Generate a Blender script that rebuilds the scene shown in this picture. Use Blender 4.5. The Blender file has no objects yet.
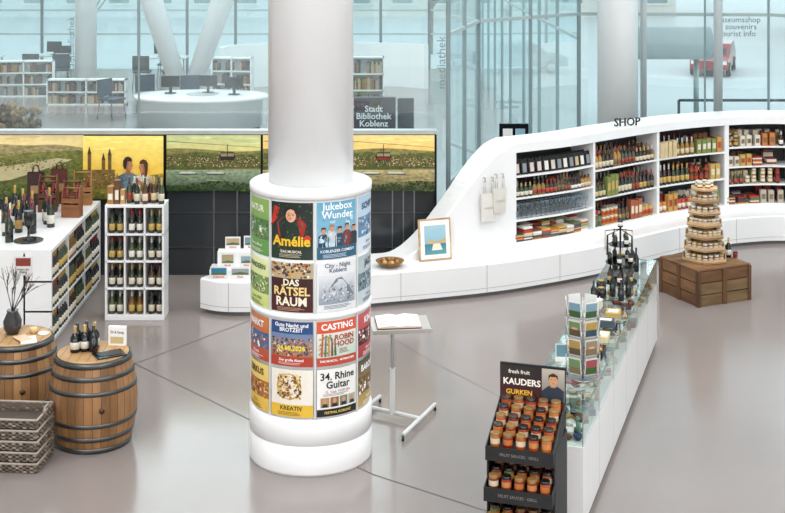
import bpy, math, random, bmesh
from mathutils import Vector, Matrix
random.seed(7)
R=random.random
sc=bpy.context.scene
CC={}
def lin(h):
    if h in CC: return CC[h]
    o=[]
    for i in (0,2,4):
        c=int(h[i:i+2],16)/255
        o.append(c/12.92 if c<=.04045 else ((c+.055)/1.055)**2.4)
    CC[h]=(o[0],o[1],o[2],1); return CC[h]
# ------------------------------------------------------------ materials
MATS={}
def nodemat(name):
    m=bpy.data.materials.new(name); m.use_nodes=True
    nt=m.node_tree; nt.nodes.clear()
    out=nt.nodes.new('ShaderNodeOutputMaterial'); return m,nt,out
def stdmat(name,rough=.5,metal=0,noise=0.06,nscale=6,stretch=(1,1,1),emit=0,coat=0,bump=0,spec=.5):
    m,nt,out=nodemat(name)
    a=nt.nodes.new('ShaderNodeAttribute'); a.attribute_name='Col'
    tc=nt.nodes.new('ShaderNodeTexCoord'); mp=nt.nodes.new('ShaderNodeMapping'); mp.inputs['Scale'].default_value=stretch
    n=nt.nodes.new('ShaderNodeTexNoise'); n.inputs['Scale'].default_value=nscale; n.inputs['Detail'].default_value=4
    mr=nt.nodes.new('ShaderNodeMapRange'); mr.inputs['From Min'].default_value=.3; mr.inputs['From Max'].default_value=.7
    mr.inputs['To Min'].default_value=1-noise; mr.inputs['To Max'].default_value=1+noise
    mx=nt.nodes.new('ShaderNodeVectorMath'); mx.operation='SCALE'
    L=nt.links
    L.new(tc.outputs['Object'],mp.inputs[0]); L.new(mp.outputs[0],n.inputs['Vector']); L.new(n.outputs['Fac'],mr.inputs[0])
    L.new(a.outputs['Color'],mx.inputs[0]); L.new(mr.outputs[0],mx.inputs['Scale'])
    p=nt.nodes.new('ShaderNodeBsdfPrincipled')
    p.inputs['Roughness'].default_value=rough; p.inputs['Metallic'].default_value=metal
    p.inputs['Specular IOR Level'].default_value=spec
    if coat: p.inputs['Coat Weight'].default_value=coat; p.inputs['Coat Roughness'].default_value=.08
    L.new(mx.outputs[0],p.inputs['Base Color'])
    if emit:
        L.new(mx.outputs[0],p.inputs['Emission Color']); p.inputs['Emission Strength'].default_value=emit
    if bump:
        b=nt.nodes.new('ShaderNodeBump'); b.inputs['Strength'].default_value=bump; b.inputs['Distance'].default_value=.01
        L.new(n.outputs['Fac'],b.inputs['Height']); L.new(b.outputs[0],p.inputs['Normal'])
    L.new(p.outputs[0],out.inputs[0]); MATS[name]=m
stdmat('matte',.55,0,.04)
stdmat('white',.28,0,.015,2,(1,1,1),0,.25)
stdmat('gloss',.15,0,.03)
stdmat('paper',.5,0,.03,20)
stdmat('metal',.35,.85,.05)
stdmat('wood',.55,0,.3,9,(1,1,.15) ,0,0,.3)
stdmat('woodh',.6,0,.35,9,(.3,.3,1.5),0,0,.3)
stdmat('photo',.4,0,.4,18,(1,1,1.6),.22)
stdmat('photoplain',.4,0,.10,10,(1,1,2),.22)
stdmat('foliage',.7,0,.5,5)
stdmat('floormat',.17,0,.06,.5,(1,1,1),0,0,0,.65)
def glassmat(name,tint,k,haze=0,base=.05,rough=.02):
    m,nt,out=nodemat(name); L=nt.links
    t=nt.nodes.new('ShaderNodeBsdfTransparent'); t.inputs[0].default_value=(*tint,1)
    g=nt.nodes.new('ShaderNodeBsdfGlossy'); g.inputs['Roughness'].default_value=rough; g.inputs[0].default_value=(.95,1,1,1)
    lw=nt.nodes.new('ShaderNodeLayerWeight'); lw.inputs[0].default_value=.5
    pw=nt.nodes.new('ShaderNodeMath'); pw.operation='POWER'; pw.inputs[1].default_value=3.5
    ma=nt.nodes.new('ShaderNodeMath'); ma.operation='MULTIPLY_ADD'; ma.inputs[1].default_value=k; ma.inputs[2].default_value=base; ma.use_clamp=True
    mi=nt.nodes.new('ShaderNodeMixShader')
    L.new(lw.outputs['Facing'],pw.inputs[0]); L.new(pw.outputs[0],ma.inputs[0]); L.new(ma.outputs[0],mi.inputs[0]); L.new(t.outputs[0],mi.inputs[1]); L.new(g.outputs[0],mi.inputs[2])
    if haze:
        d=nt.nodes.new('ShaderNodeBsdfDiffuse'); d.inputs[0].default_value=(.80,.97,1,1)
        d2=nt.nodes.new('ShaderNodeBsdfTranslucent'); d2.inputs[0].default_value=(.80,.97,1,1)
        ad=nt.nodes.new('ShaderNodeMixShader'); L.new(d.outputs[0],ad.inputs[1]); L.new(d2.outputs[0],ad.inputs[2])
        tc=nt.nodes.new('ShaderNodeTexCoord'); mp=nt.nodes.new('ShaderNodeMapping'); mp.inputs['Scale'].default_value=(.8,.8,.12)
        n=nt.nodes.new('ShaderNodeTexNoise'); n.inputs['Scale'].default_value=1.2
        mr=nt.nodes.new('ShaderNodeMapRange'); mr.inputs['From Min'].default_value=.35; mr.inputs['From Max'].default_value=.65; mr.inputs['To Min'].default_value=haze*.4; mr.inputs['To Max'].default_value=haze*1.6
        L.new(tc.outputs['Object'],mp.inputs[0]); L.new(mp.outputs[0],n.inputs['Vector']); L.new(n.outputs['Fac'],mr.inputs[0])
        m2=nt.nodes.new('ShaderNodeMixShader'); L.new(mr.outputs[0],m2.inputs[0]); L.new(mi.outputs[0],m2.inputs[1]); L.new(ad.outputs[0],m2.inputs[2]); mi=m2
    L.new(mi.outputs[0],out.inputs[0]); MATS[name]=m
glassmat('glass',(.86,.965,.98),1.0,.10,.09)
glassmat('caseglass',(.93,.985,.97),.9)
glassmat('clear',(.80,.85,.88),1.6)
# ------------------------------------------------------------ builder
TM={}
def textmesh(st,bold=0,ext=0):
    k=(st,bold,ext)
    if k in TM: return TM[k]
    cu=bpy.data.curves.new('t','FONT'); cu.body=st; cu.size=1; cu.resolution_u=2; cu.align_x='CENTER'; cu.align_y='CENTER'
    cu.offset=bold; cu.extrude=ext; cu.space_line=.85
    ob=bpy.data.objects.new('t',cu); sc.collection.objects.link(ob)
    dg=bpy.context.evaluated_depsgraph_get()
    me=bpy.data.meshes.new_from_object(ob.evaluated_get(dg))
    r=([tuple(v.co) for v in me.vertices],[tuple(p.vertices) for p in me.polygons])
    bpy.data.objects.remove(ob); bpy.data.curves.remove(cu); bpy.data.meshes.remove(me)
    TM[k]=r; return r
def FLAT(u,v,l): return (u,-l,v)
class B:
    def __init__(s,mp=None): s.v=[];s.f=[];s.c=[];s.m=[];s.s=[];s.M=Matrix();s.map=mp
    def add(s,vs,fs,col,mat='matte',smooth=False):
        o=len(s.v)
        if s.map: vs=[s.map(*p) for p in vs]
        s.v+=[tuple(s.M@Vector(p)) for p in vs]
        for i,f in enumerate(fs):
            s.f.append(tuple(o+k for k in f)); s.c.append(col[i] if isinstance(col,list) else col)
            s.m.append(mat); s.s.append(smooth)
    def at(s,x=0,y=0,z=0,rz=0,rx=0,ry=0,sc_=(1,1,1)):
        s.M=Matrix.Translation((x,y,z))@Matrix.Rotation(rz,4,'Z')@Matrix.Rotation(ry,4,'Y')@Matrix.Rotation(rx,4,'X')@Matrix.Diagonal((*sc_,1)); return s
    def box(s,x0,x1,y0,y1,z0,z1,col,mat='matte'):
        vs=[(x,y,z) for z in (z0,z1) for x,y in ((x0,y0),(x1,y0),(x1,y1),(x0,y1))]
        s.add(vs,[(0,3,2,1),(4,5,6,7),(0,1,5,4),(1,2,6,5),(2,3,7,6),(3,0,4,7)],col,mat)
    def bx(s,cx,cy,z0,sx,sy,sz,col,mat='matte',rz=0,rx=0,ry=0):
        T=Matrix.Translation((cx,cy,z0))@Matrix.Rotation(rz,4,'Z')@Matrix.Rotation(ry,4,'Y')@Matrix.Rotation(rx,4,'X')
        vs=[tuple(T@Vector((x*sx/2,y*sy/2,z*sz))) for z in (0,1) for x,y in ((-1,-1),(1,-1),(1,1),(-1,1))]
        s.add(vs,[(0,3,2,1),(4,5,6,7),(0,1,5,4),(1,2,6,5),(2,3,7,6),(3,0,4,7)],col,mat)
    def lathe(s,x,y,z,prof,col,mat='matte',n=12,smooth=True,ph=0,sx=1,sy=1):
        vs=[];fs=[];cs=[]
        for r,h in prof:
            for i in range(n):
                a=ph+2*math.pi*i/n; vs.append((x+r*math.cos(a)*sx,y+r*math.sin(a)*sy,z+h))
        for k in range(len(prof)-1):
            c=col[k] if isinstance(col,list) else col
            for i in range(n):
                j=(i+1)%n; fs.append((k*n+i,k*n+j,(k+1)*n+j,(k+1)*n+i)); cs.append(c)
        fs.append(tuple(range(n-1,-1,-1))); cs.append(col[0] if isinstance(col,list) else col)
        fs.append(tuple((len(prof)-1)*n+i for i in range(n))); cs.append(col[-1] if isinstance(col,list) else col)
        s.add(vs,fs,cs,mat,smooth)
        if smooth: s.s[-1]=False; s.s[-2]=False
    def cyl(s,x,y,z0,z1,r,col,mat='matte',n=16,r1=None): s.lathe(x,y,0,[(r,z0),(r1 if r1 is not None else r,z1)],col,mat,n)
    def tube(s,p0,p1,r,col,mat='matte',n=8,r1=None):
        p0=Vector(p0);p1=Vector(p1); d=(p1-p0).normalized(); a=d.orthogonal().normalized(); b=d.cross(a); r1=r if r1 is None else r1
        vs=[tuple(p0+r*(math.cos(t)*a+math.sin(t)*b)) for t in [2*math.pi*i/n for i in range(n)]]
        vs+=[tuple(p1+r1*(math.cos(t)*a+math.sin(t)*b)) for t in [2*math.pi*i/n for i in range(n)]]
        fs=[(i,(i+1)%n,n+(i+1)%n,n+i) for i in range(n)]+[tuple(range(n-1,-1,-1)),tuple(range(n,2*n))]
        s.add(vs,fs,col,mat,True)
    def ball(s,x,y,z,r,col,mat='matte',n=10,sz=1):
        k=6; s.lathe(x,y,z,[(max(.001,r*math.sin(math.pi*i/k)),-r*sz*math.cos(math.pi*i/k)) for i in range(k+1)],col,mat,n)
    # picture helpers (u,v,layer)
    def rect(s,u0,u1,v0,v1,l,col,n=1,mat='paper',top=None):
        for i in range(n):
            a=u0+(u1-u0)*i/n; b=u0+(u1-u0)*(i+1)/n
            c=col if top is None else ('g',[col,col,top,top])
            s.add([(a,v0,l),(b,v0,l),(b,v1,l),(a,v1,l)],[(0,1,2,3)],[c],mat)
    def poly(s,pts,l,col,mat='paper'): s.add([(u,v,l) for u,v in pts],[tuple(range(len(pts)))],[col],mat)
    def ell(s,u,v,ru,rv,l,col,n=12,mat='paper'): s.poly([(u+ru*math.cos(2*math.pi*i/n),v+rv*math.sin(2*math.pi*i/n)) for i in range(n)],l,col,mat)
    def text(s,u,v,size,st,l,col,rot=0,mat='paper',bold=.02,maxw=None):
        vs,fs=textmesh(st,bold); 
        if maxw:
            w=(max(p[0] for p in vs)-min(p[0] for p in vs))*size
            if w>maxw: size*=maxw/w
        c,q=math.cos(rot),math.sin(rot)
        s.add([(u+size*(c*p[0]-q*p[1]),v+size*(q*p[0]+c*p[1]),l) for p in vs],fs,col,mat)
    def build(s,name,loc=(0,0,0),rz=0,bevel=0,parent=None):
        me=bpy.data.meshes.new(name); me.from_pydata(s.v,[],s.f)
        keys=[]
        for m in s.m:
            if m not in keys: keys.append(m)
        for k in keys: me.materials.append(MATS[k])
        ix={k:i for i,k in enumerate(keys)}
        me.polygons.foreach_set('material_index',[ix[m] for m in s.m])
        me.polygons.foreach_set('use_smooth',s.s)
        at=me.color_attributes.new('Col','FLOAT_COLOR','CORNER'); buf=[]
        for f,c in zip(s.f,s.c):
            if isinstance(c,tuple):
                for q in c[1]: buf+=lin(q)
            else: buf+=list(lin(c))*len(f)
        at.data.foreach_set('color',buf)
        bm=bmesh.new(); bm.from_mesh(me); bmesh.ops.recalc_face_normals(bm,faces=bm.faces); bm.to_mesh(me); bm.free()
        ob=bpy.data.objects.new(name,me); sc.collection.objects.link(ob); ob.location=loc; ob.rotation_euler=(0,0,rz)
        if bevel:
            md=ob.modifiers.new('bevel','BEVEL'); md.width=bevel; md.segments=2; md.limit_method='ANGLE'; md.angle_limit=.9
        if parent: ob.parent=parent
        return ob
W='f3f4f4'
# ------------------------------------------------------------ room shell
b=B(); b.add([(-16,-4,0),(10,-4,0),(10,19.5,0),(7,22,0),(3,22.8,0),(2.5,40,0),(-16,40,0)],[(0,1,2,3,4,5,6)],'8f8682','floormat')
floor=b.build('floor')
b=B()
def strip(pts,w=.014):
    for (x0,y0),(x1,y1) in zip(pts,pts[1:]):
        d=Vector((x1-x0,y1-y0)).normalized(); n=Vector((-d.y,d.x))*w/2
        b.add([(x0-n.x,y0-n.y,.001),(x1-n.x,y1-n.y,.001),(x1+n.x,y1+n.y,.001),(x0+n.x,y0+n.y,.001)],[(0,1,2,3)],'45403d')
strip([(-2.75,14.2),(-1.32,12.57),(-.146,11.34),(.69,10.70),(3,9.3)])
strip([(-2.68,14.1),(-1.63,15.6),(-1.2,17)])
strip([(-.5,15.9),(.4,14.2),(1.2,12.9)],.006)
b.build('joints',parent=floor)
b=B(); b.box(-16,10,-4,40,9,9.2,W,'white'); b.build('ceiling')
b=B(); b.box(-16,10,-4.2,-4,0,9,W,'white'); b.build('wall_back')
b=B(); b.box(-16.2,-16,-4,40,0,9,W,'white'); b.build('wall_left')
b=B(); b.box(10,10.2,-4,16.5,0,9,W,'white'); b.build('wall_right')
b=B(); rows=[(-40,-.05),(24,-.05),(30,-.3),(40,-1.2),(58,-3),(200,-3)]
vs=[(x,y,z) for y,z in rows for x in (-120,120)]
b.add(vs,[(2*i,2*i+1,2*i+3,2*i+2) for i in range(len(rows)-1)],'bcc2c2','matte'); b.build('street_ground')
# ------------------------------------------------------------ glass walls
def glasswall(name,pts,h=8.98,step=1.6,transoms=(3.0,),post=.03,pc='8a999c'):
    b=B()
    for (x0,y0),(x1,y1) in zip(pts,pts[1:]):
        b.add([(x0,y0,0),(x1,y1,0),(x1,y1,h),(x0,y0,h)],[(0,1,2,3)],W,'glass')
        L=math.hypot(x1-x0,y1-y0); n=max(1,round(L/step)); a=math.atan2(y1-y0,x1-x0)
        for i in range(n+1):
            t=i/n; b.bx(x0+(x1-x0)*t,y0+(y1-y0)*t,0,post,.06,h,pc,'matte',a)
        for z in transoms: b.bx((x0+x1)/2,(y0+y1)/2,z,L,.05,.05,'a8b6b6','matte',a)
    return b.build(name)
w1=glasswall('window_1',[(-15.9,18.3),(.75,18.3)],step=2.1,transoms=(),post=.018)
w2=glasswall('window_2',[(.75,18.3),(1.3,20.5),(3,21.9),(6,21.7),(8.5,20),(10,16.5)],step=1.1,transoms=(1.0,3.0),post=.022)
glasswall('window_3',[(3,21.9),(2.6,30),(2.5,40)],step=2.2,transoms=(2.6,))
glasswall('window_4',[(-16,40),(2.5,40)],step=1.4,transoms=(1.0,1.7,2.4),post=.08,pc='5a686c')
b=B(FLAT)
b.text(-4.32,2.88,.13,'Stadtbibliothek',.012,'7f9094',math.pi/2,'paper',0)
b.text(.66,2.65,.17,'mediathek',.012,'7f9398',math.pi/2,'paper',0)
b.build('lettering_a',(0,18.3,0),parent=w1)
b=B(FLAT)
b.text(0,2.85,.13,'museumsshop\n& souvenirs\ntourist info',.10,'4d6065',0,'paper',0)
b.text(-3.6,1.62,.09,'mittelrhein-\nmuseum',.05,'6d8085',0,'paper',0)
b.build('lettering_b',(5.45,21.60,0),parent=w2)
# ------------------------------------------------------------ panorama parapet wall
b=B()
b.box(-7,.57,.03,.13,0,1.84,'33373a','gloss')
b.box(-7,.57,-.02,.13,1.82,1.87,'cfd3d2','metal')
for x in [-7,-5.8,-3.95,-2.92,-1.68,-.55,.55]: b.box(x-.015,x+.015,0,.04,0,1.84,'24282b','metal')
for x in [-2.3,-2.0,-1.1,0.0,.14,.28]: b.box(x-.008,x+.008,0.01,.04,0,1.1,'85898b','metal')
for z in (.35,.8): b.box(-2.9,.55,.015,.03,z,z+.012,'5c6163','metal')
b.map=FLAT
LY=[.012]
def nl():
    LY[0]+=.0007; return LY[0]
def grad(x0,x1,v0,v1,c0,c1,mat='photoplain'): b.rect(x0,x1,v0,v1,nl(),c0,4,mat,c1)
def hill(x0,x1,v0,f,c,ct,mat='photo',n=40):
    l=nl()
    for i in range(n):
        a=x0+(x1-x0)*i/n; d=x0+(x1-x0)*(i+1)/n
        b.add([(a,v0,l),(d,v0,l),(d,f(d),l),(a,f(a),l)],[(0,1,2,3)],[('g',[c,c,ct,ct])],mat)
def dots(n,x0,x1,vf,r0,r1,cols,asp=.7,mat='photo'):
    for i in range(n):
        x=x0+(x1-x0)*R(); r=r0+(r1-r0)*R(); lo,hi=vf(x); x=min(max(x,x0+r),x1-r); b.ell(x,lo+(hi-lo)*R(),r,r*asp,nl() if i%12==0 else LY[0]+.0003*R(),random.choice(cols),7,mat)
def town(n,x0,x1,v0,v1,s=1,cols=('d8c49e','bfa47c','a8845c','94704c','c8b48a','7a5e44')):
    l=nl()
    for i in range(n):
        t=1-i/n; v=v0+(v1-v0)*t; w=(.008+.013*R())*s; h=(.007+.013*R())*s; x=x0+(x1-x0-w)*R(); l+=.00004
        b.rect(x,x+w,v,v+h,l,random.choice(cols),1,'photoplain'); b.poly([(x,v+h),(x+w,v+h),(x+w*.8,v+h+.006*s),(x+w*.2,v+h+.006*s)],l,random.choice(['5a3528','443830','6a4030']),'photoplain')
    LY[0]=l+.001
TG=['2c3d14','3c501c','4f6422','20300f','4f6024','445a1c']; TB=['60692a','7a7a34','4e5c24','868040','465a20']
sn=math.sin
x0,x1=-6.99,-3.97
grad(x0,x1,1.6,1.81,'f4dc92','dcc890'); dots(14,x0,x1,lambda x:(1.72,1.8),.08,.25,['ead8a4','d4bc84'],.09,'photoplain')
hill(x0,x1,1.0,lambda x:1.66+.03*sn(x*2.3)+.012*sn(x*7),'6f6c42','9a8c60')
hill(x0,x1,1.0,lambda x:1.57+.04*sn(x*3.1+2)+.01*sn(x*9),'4e5a22','74763c')
dots(420,x0,x1,lambda x:(1.3,1.58),.008,.024,TB,.35)
b.poly([(-6.9,1.12),(-5.7,1.14),(-4.9,1.24),(-4.45,1.38),(-4.1,1.5),(-4.3,1.52),(-4.9,1.42),(-5.6,1.36),(-6.9,1.36)],nl(),'b8ae84','photoplain')
b.poly([(-6.9,1.14),(-5.9,1.17),(-5.1,1.27),(-5.5,1.30),(-6.9,1.27)],nl(),'8f9878','photoplain')
town(120,-5.6,-4.1,1.38,1.5,.9); dots(160,-5.7,-3.98,lambda x:(1.36,1.50),.005,.014,TG,.6)
hill(x0,x1,1.0,lambda x:1.02+.16*max(0,(x+5.6))+.02*sn(x*8),'2a3c10','566a22')
dots(320,x0,x1,lambda x:(1.0,1.06+.15*max(0,(x+5.6))),.010,.032,TG,.7)
# panel 2: couple above the valley
x0,x1=-3.965,-2.935
grad(x0,x1,1.25,1.81,'e4b53a','f6e27a'); dots(10,x0,x1,lambda x:(1.62,1.78),.03,.12,['f8ea98','f2dc6c'],.1,'photoplain')
hill(x0,x1,1.0,lambda x:1.30+.03*sn(x*6),'4d5020','a08434'); dots(190,x0,x1,lambda x:(1.02,1.3),.008,.024,TB+['a08c34','857428'],.45)
for cx,h in ((-3.88,1.58),(-3.70,1.50),(-3.62,1.56)):
    b.rect(cx-.022,cx+.022,1.2,h,nl(),'6a5226',1,'photo'); b.poly([(cx-.026,h),(cx+.026,h),(cx,h+.10)],nl(),'443820','photo')
b.rect(-3.96,-3.55,1.18,1.38,nl(),'6f5a2c',1,'photo'); town(50,-3.96,-3.5,1.16,1.34,1.1,('9a8048','b89a58','7a6434'))
for cx,shc,sh2,hc,s_,fl in ((-3.38,'5f7480','46585f','2a180e',.92,1),(-3.19,'c8c0ac','98907c','4a2c18',.86,-1)):
    P=lambda q:[(cx+fl*u*s_,1.0+v*s_) for u,v in q]
    b.poly(P([(-.15,0),(.15,0),(.165,.20),(.14,.32),(.05,.375),(-.05,.375),(-.13,.33),(-.16,.22)]),nl(),shc,'photo')
    b.poly(P([(-.15,0),(-.05,0),(-.07,.3),(-.13,.33),(-.16,.22)]),nl(),sh2,'photo')
    b.poly(P([(-.03,.34),(.03,.34),(.028,.44),(-.028,.44)]),nl(),'8a5c3c','photoplain')
    b.poly(P([(-.045,.45),(-.02,.405),(.03,.40),(.05,.425),(.052,.455),(.066,.465),(.054,.50),(.05,.53),(-.03,.56),(-.052,.50)]),nl(),'b07a54','photoplain')
    b.poly(P([(-.03,.41),(.01,.40),(.0,.45),(.01,.52),(-.04,.52)]),nl(),'94623f','photoplain')
    b.poly(P([(.055,.53),(.045,.575),(.0,.60),(-.045,.585),(-.072,.54),(-.072,.47),(-.055,.42 if s_>.9 else .34),(-.03,.43 if s_>.9 else .34),(-.022,.48),(-.01,.53)]),nl(),hc,'photo')
b.poly([(-3.31,1.24),(-3.11,1.12),(-3.08,1.16),(-3.29,1.28)],nl(),'a06c48','photoplain')
# panels 3,4,5: river town with gondolas
for k,(x0,x1) in enumerate(((-2.905,-1.695),(-1.665,-.565),(-.535,.54))):
    sunset=k>0; LY[0]=.014
    grad(x0,x1,1.5,1.81,'f0c060' if sunset else 'dccd7c','e8cc84' if sunset else 'bfc88c'); dots(12,x0,x1,lambda x:(1.68,1.79),.05,.16,['f2d888','e0b868'] if sunset else ['d0d49c','b8c28c'],.09,'photoplain')
    hill(x0,x1,1.1,lambda x:1.62+.02*sn(x*4+k),'5d6040','857c48'); hill(x0,x1,1.1,lambda x:1.575+.02*sn(x*7+k*2)+.004*sn(x*60),'34441c','606630')
    dots(160,x0,x1,lambda x:(1.46,1.575),.006,.016,TG,.6)
    town(240,x0,x1,1.40,1.52,.9); dots(120,x0,x1,lambda x:(1.38,1.52),.005,.011,TG,.7)
    for q in (.25,.6,.64): xx=x0+(x1-x0)*q; b.rect(xx-.007,xx+.007,1.45,1.56,nl(),'7f6642',1,'photo'); b.poly([(xx-.008,1.56),(xx+.008,1.56),(xx,1.60)],nl(),'3a3228','photoplain')
    bx0=x0+(x1-x0)*.62
    b.rect(bx0,x1,1.375,1.383,nl(),'b09870',1,'photoplain')
    for i in range(5): xx=bx0+.04+i*.085; b.rect(xx-.005,min(xx+.005,x1),1.33,1.376,LY[0],'8a7454',1,'photoplain')
    grad(x0,x1,1.1,1.37,'1c3418' if not sunset else '303a20','8a9a7c' if not sunset else 'b0a070','photo')
    dots(110,x0,x1,lambda x:(1.22,1.36),.02,.07,['6f8269','95a07c','566e50'] if not sunset else ['b8a068','8f8250','606848'],.05)
    for q in (.12,.42):
        xx=x0+(x1-x0)*q; b.poly([(xx,1.325),(xx+.26,1.325),(xx+.25,1.310),(xx+.02,1.310)],nl(),'3a464a','photoplain'); b.rect(xx+.02,xx+.23,1.325,1.337,nl(),'d2cfc0',1,'photoplain'); b.rect(xx+.04,xx+.2,1.339,1.348,nl(),'c0bca8',1,'photoplain')
    dots(260,x0,x1,lambda x:(1.108,1.20+.03*sn(x*5)),.008,.022,['16280a','20340f','2d4416','405a1c','1c300c'],.7)
    gx=x1-.42 if k==0 else x0+.42; gy=1.55
    b.poly([(x0,gy+.19),(x1,gy+.11),(x1,gy+.114),(x0,gy+.196)],nl(),'2a2a22','photoplain')
    b.rect(gx-.005,gx+.005,gy+.04,gy+.15,nl(),'1d1d1a',1,'photoplain')
    b.poly([(gx-.08,gy-.05),(gx+.08,gy-.05),(gx+.105,gy),(gx+.08,gy+.05),(gx-.08,gy+.05),(gx-.105,gy)],nl(),'1c1d19','photoplain')
    l=nl(); b.rect(gx-.085,gx-.005,gy-.002,gy+.036,l,'8f805a',1,'photoplain'); b.rect(gx+.005,gx+.085,gy-.002,gy+.036,l,'8f805a',1,'photoplain')
    if k==2: b.rect(gx-.08,gx+.08,gy-.045,gy-.02,nl(),'88281a',1,'photoplain')
b.build('panorama_photo_wall',(0,17.5,0))
# ------------------------------------------------------------ poster column
RD=.514; ps=B()
ps.lathe(0,0,0,[(RD+.012,0.0),(RD+.016,.02),(RD+.016,.24),(RD+.008,.245),(RD+.008,.25),(RD+.016,.255),(RD+.016,.455),(RD-.002,.47)],W,'white',64)
ps.lathe(0,0,0,[(RD-.004,.46),(RD-.004,2.31)],'e9e9e7','white',64)
ps.lathe(0,0,0,[(RD+.002,1.298),(RD+.014,1.303),(RD+.014,1.342),(RD+.002,1.347)],W,'white',64)
ps.lathe(0,0,0,[(RD-.002,2.295),(RD+.016,2.30),(RD+.016,2.355),(RD+.004,2.367),(.46,2.368)],W,'white',64)
ps.lathe(0,0,0,[(.37,2.36),(.37,8.98)],W,'white',64)
ps.map=lambda u,v,l:((RD+l)*math.sin(u/RD),-(RD+l)*math.cos(u/RD),v)
st=math.radians(45)*RD; u_0=math.radians(-37.8)*RD
rowz=[(1.79,2.285),(1.352,1.782),(.90,1.292),(.48,.892)]
def poster(k,r,fn):
    u0=u_0+k*st+.016; z0,z1=rowz[r]; fn(u0,u0+st-.032,z0+.010,z1-.010)
def P_bg(c,top=None,m='paper'): 
    return lambda a,b_,c0,c1: ps.rect(a,b_,c0,c1,.003,c,8,m,top)
def specks(n,a,c,v0,v1,cols,r0=.004,r1=.012,l=.0048):
    for i in range(n): ps.ell(a+.01+R()*(c-a-.02),v0+R()*(v1-v0),r0+R()*(r1-r0),r0+R()*(r1-r0),l+.0004*R(),random.choice(cols),6)
def fine(a,c,v,n,col,l=.0065):
    for i in range(n): ps.rect(a+.03,c-.03-.08*R(),v-i*.011,v-i*.011+.004,l,col,4)
def amelie(a,c,v0,v1):
    P_bg('1c3327','12201a')(a,c,v0,v1); w=c-a; m=(a+c)/2
    specks(90,a,c,v0+.05,v1-.01,['24452f','2f5a38','18291f','3a2018','3f6a42','5a2a1c'])
    ps.poly([(m-.10,v0+.16),(m+.10,v0+.16),(m+.13,v0+.30),(m+.06,v0+.36),(m-.06,v0+.36),(m-.13,v0+.30)],.0055,'a3201c')
    ps.poly([(m-.03,v0+.34),(m+.03,v0+.34),(m+.03,v0+.39),(m-.03,v0+.39)],.0058,'cf9c7c')
    ps.ell(m,v1-.11,.045,.055,.006,'e0b090'); ps.ell(m-.018,v1-.115,.02,.04,.0063,'cf9674'); ps.poly([(m-.065,v1-.15),(m-.07,v1-.08),(m-.04,v1-.035),(m+.04,v1-.035),(m+.07,v1-.08),(m+.065,v1-.15),(m+.045,v1-.09),(m-.045,v1-.09)],.0068,'1b1210')
    for sx in (-1,1): ps.ell(m+sx*.018,v1-.105,.006,.005,.007,'1a1210',8)
    ps.ell(m,v1-.135,.01,.004,.007,'a3201c',8); ps.poly([(m-.19,v1-.2),(m-.15,v1-.03),(m-.1,v1-.05),(m-.14,v1-.16)],.0058,'c02a1c')
    ps.ell(m+.14,v1-.3,.03,.03,.0058,'c8351f')
    ps.text(m,v0+.15,.15,'Amélie',.0075,'f0c22c',0,'paper',.03,w*.9); ps.text(m,v0+.065,.03,'DAS MUSICAL',.0075,'f3ead0',0,'paper',.02); fine(a+.05,c-.05,v0+.04,3,'c8bfa4')
def raetsel(a,c,v0,v1):
    P_bg('4c1a1c','2a1414')(a,c,v0,v1); m=(a+c)/2; w=c-a
    ps.rect(a,c,v1-.13,v1,.0045,'b9a785',8,'paper'); specks(90,a,c,v1-.12,v1-.005,['7d2d20','2a3a44','d9a84a','54382a','e9e0c8','6a3a4a','c8782a','3a2418'],.006,.016,.005)
    ps.text(m,v0+.245,.075,'DAS',.007,'f4ead2',0,'paper',.03)
    ps.text(m,v0+.17,.11,'RÄTSEL',.007,'f0d489',0,'paper',.03,w*.85); ps.text(m,v0+.085,.10,'RAUM',.007,'f4ead2',0,'paper',.03); fine(a+.03,c-.03,v0+.035,3,'c9a080')
def juke(a,c,v0,v1):
    P_bg('8fc0d4','62a4c4')(a,c,v0,v1); m=(a+c)/2; w=c-a
    ps.text(m,v1-.075,.085,'Jukebox\nWunder',.006,'f5fafa',0,'paper',.02,w*.8); specks(30,a,c,v0+.1,v1-.13,['a8cfe0','6aa0ba','c8dfe6'],.01,.03,.004)
    for i,cc in enumerate(['2b3c54','c7cacb','31465c','7d3b34','24323e']):
        x=a+.055+i*.072; y=v0+.02*(i%2); ps.poly([(x-.045,v0+.10),(x+.045,v0+.10),(x+.042,y+.19),(x+.02,y+.21),(x-.02,y+.21),(x-.042,y+.19)],.0048+.0003*i,cc); ps.ell(x,y+.235,.020,.028,.0065,'c69374'); ps.poly([(x-.022,y+.235),(x-.018,y+.266),(x+.018,y+.266),(x+.022,y+.235),(x+.012,y+.252),(x-.012,y+.252)],.007,['3a2a20','a8763a','1c1612','5a3a20','2a1c14'][i])
    ps.rect(a,c,v0,v0+.10,.0075,'2f5f7c',8); ps.text(m,v0+.065,.04,'KOBLENZER COMEDY',.009,'ffffff',0,'paper',.01,w*.85); fine(a+.02,c-.02,v0+.035,3,'c8d8e0',.009)
def city(a,c,v0,v1):
    P_bg('e6e8ea')(a,c,v0,v1); m=(a+c)/2; w=c-a
    ps.text(m,v1-.05,.05,'City - Night\nKoblenz',.006,'2a4360',0,'paper',.01,w*.8)
    ps.rect(a+.015,c-.015,v0+.06,v0+.30,.0045,'8f9aa6',8,'paper','dde0e4'); ps.poly([(m-.16,v0+.10),(m-.06,v0+.22),(m-.02,v0+.27),(m+.03,v0+.28),(m+.10,v0+.2),(m+.16,v0+.12),(m+.1,v0+.08)],.006,'76808d','paper')
    specks(90,m-.15,m+.15,v0+.08,v0+.22,['aab2bc','4f5a66','cfd4da','7d8794','e0e4e8'],.004,.012,.0065); fine(a+.03,c-.03,v0+.045,3,'4a5f78')
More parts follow.
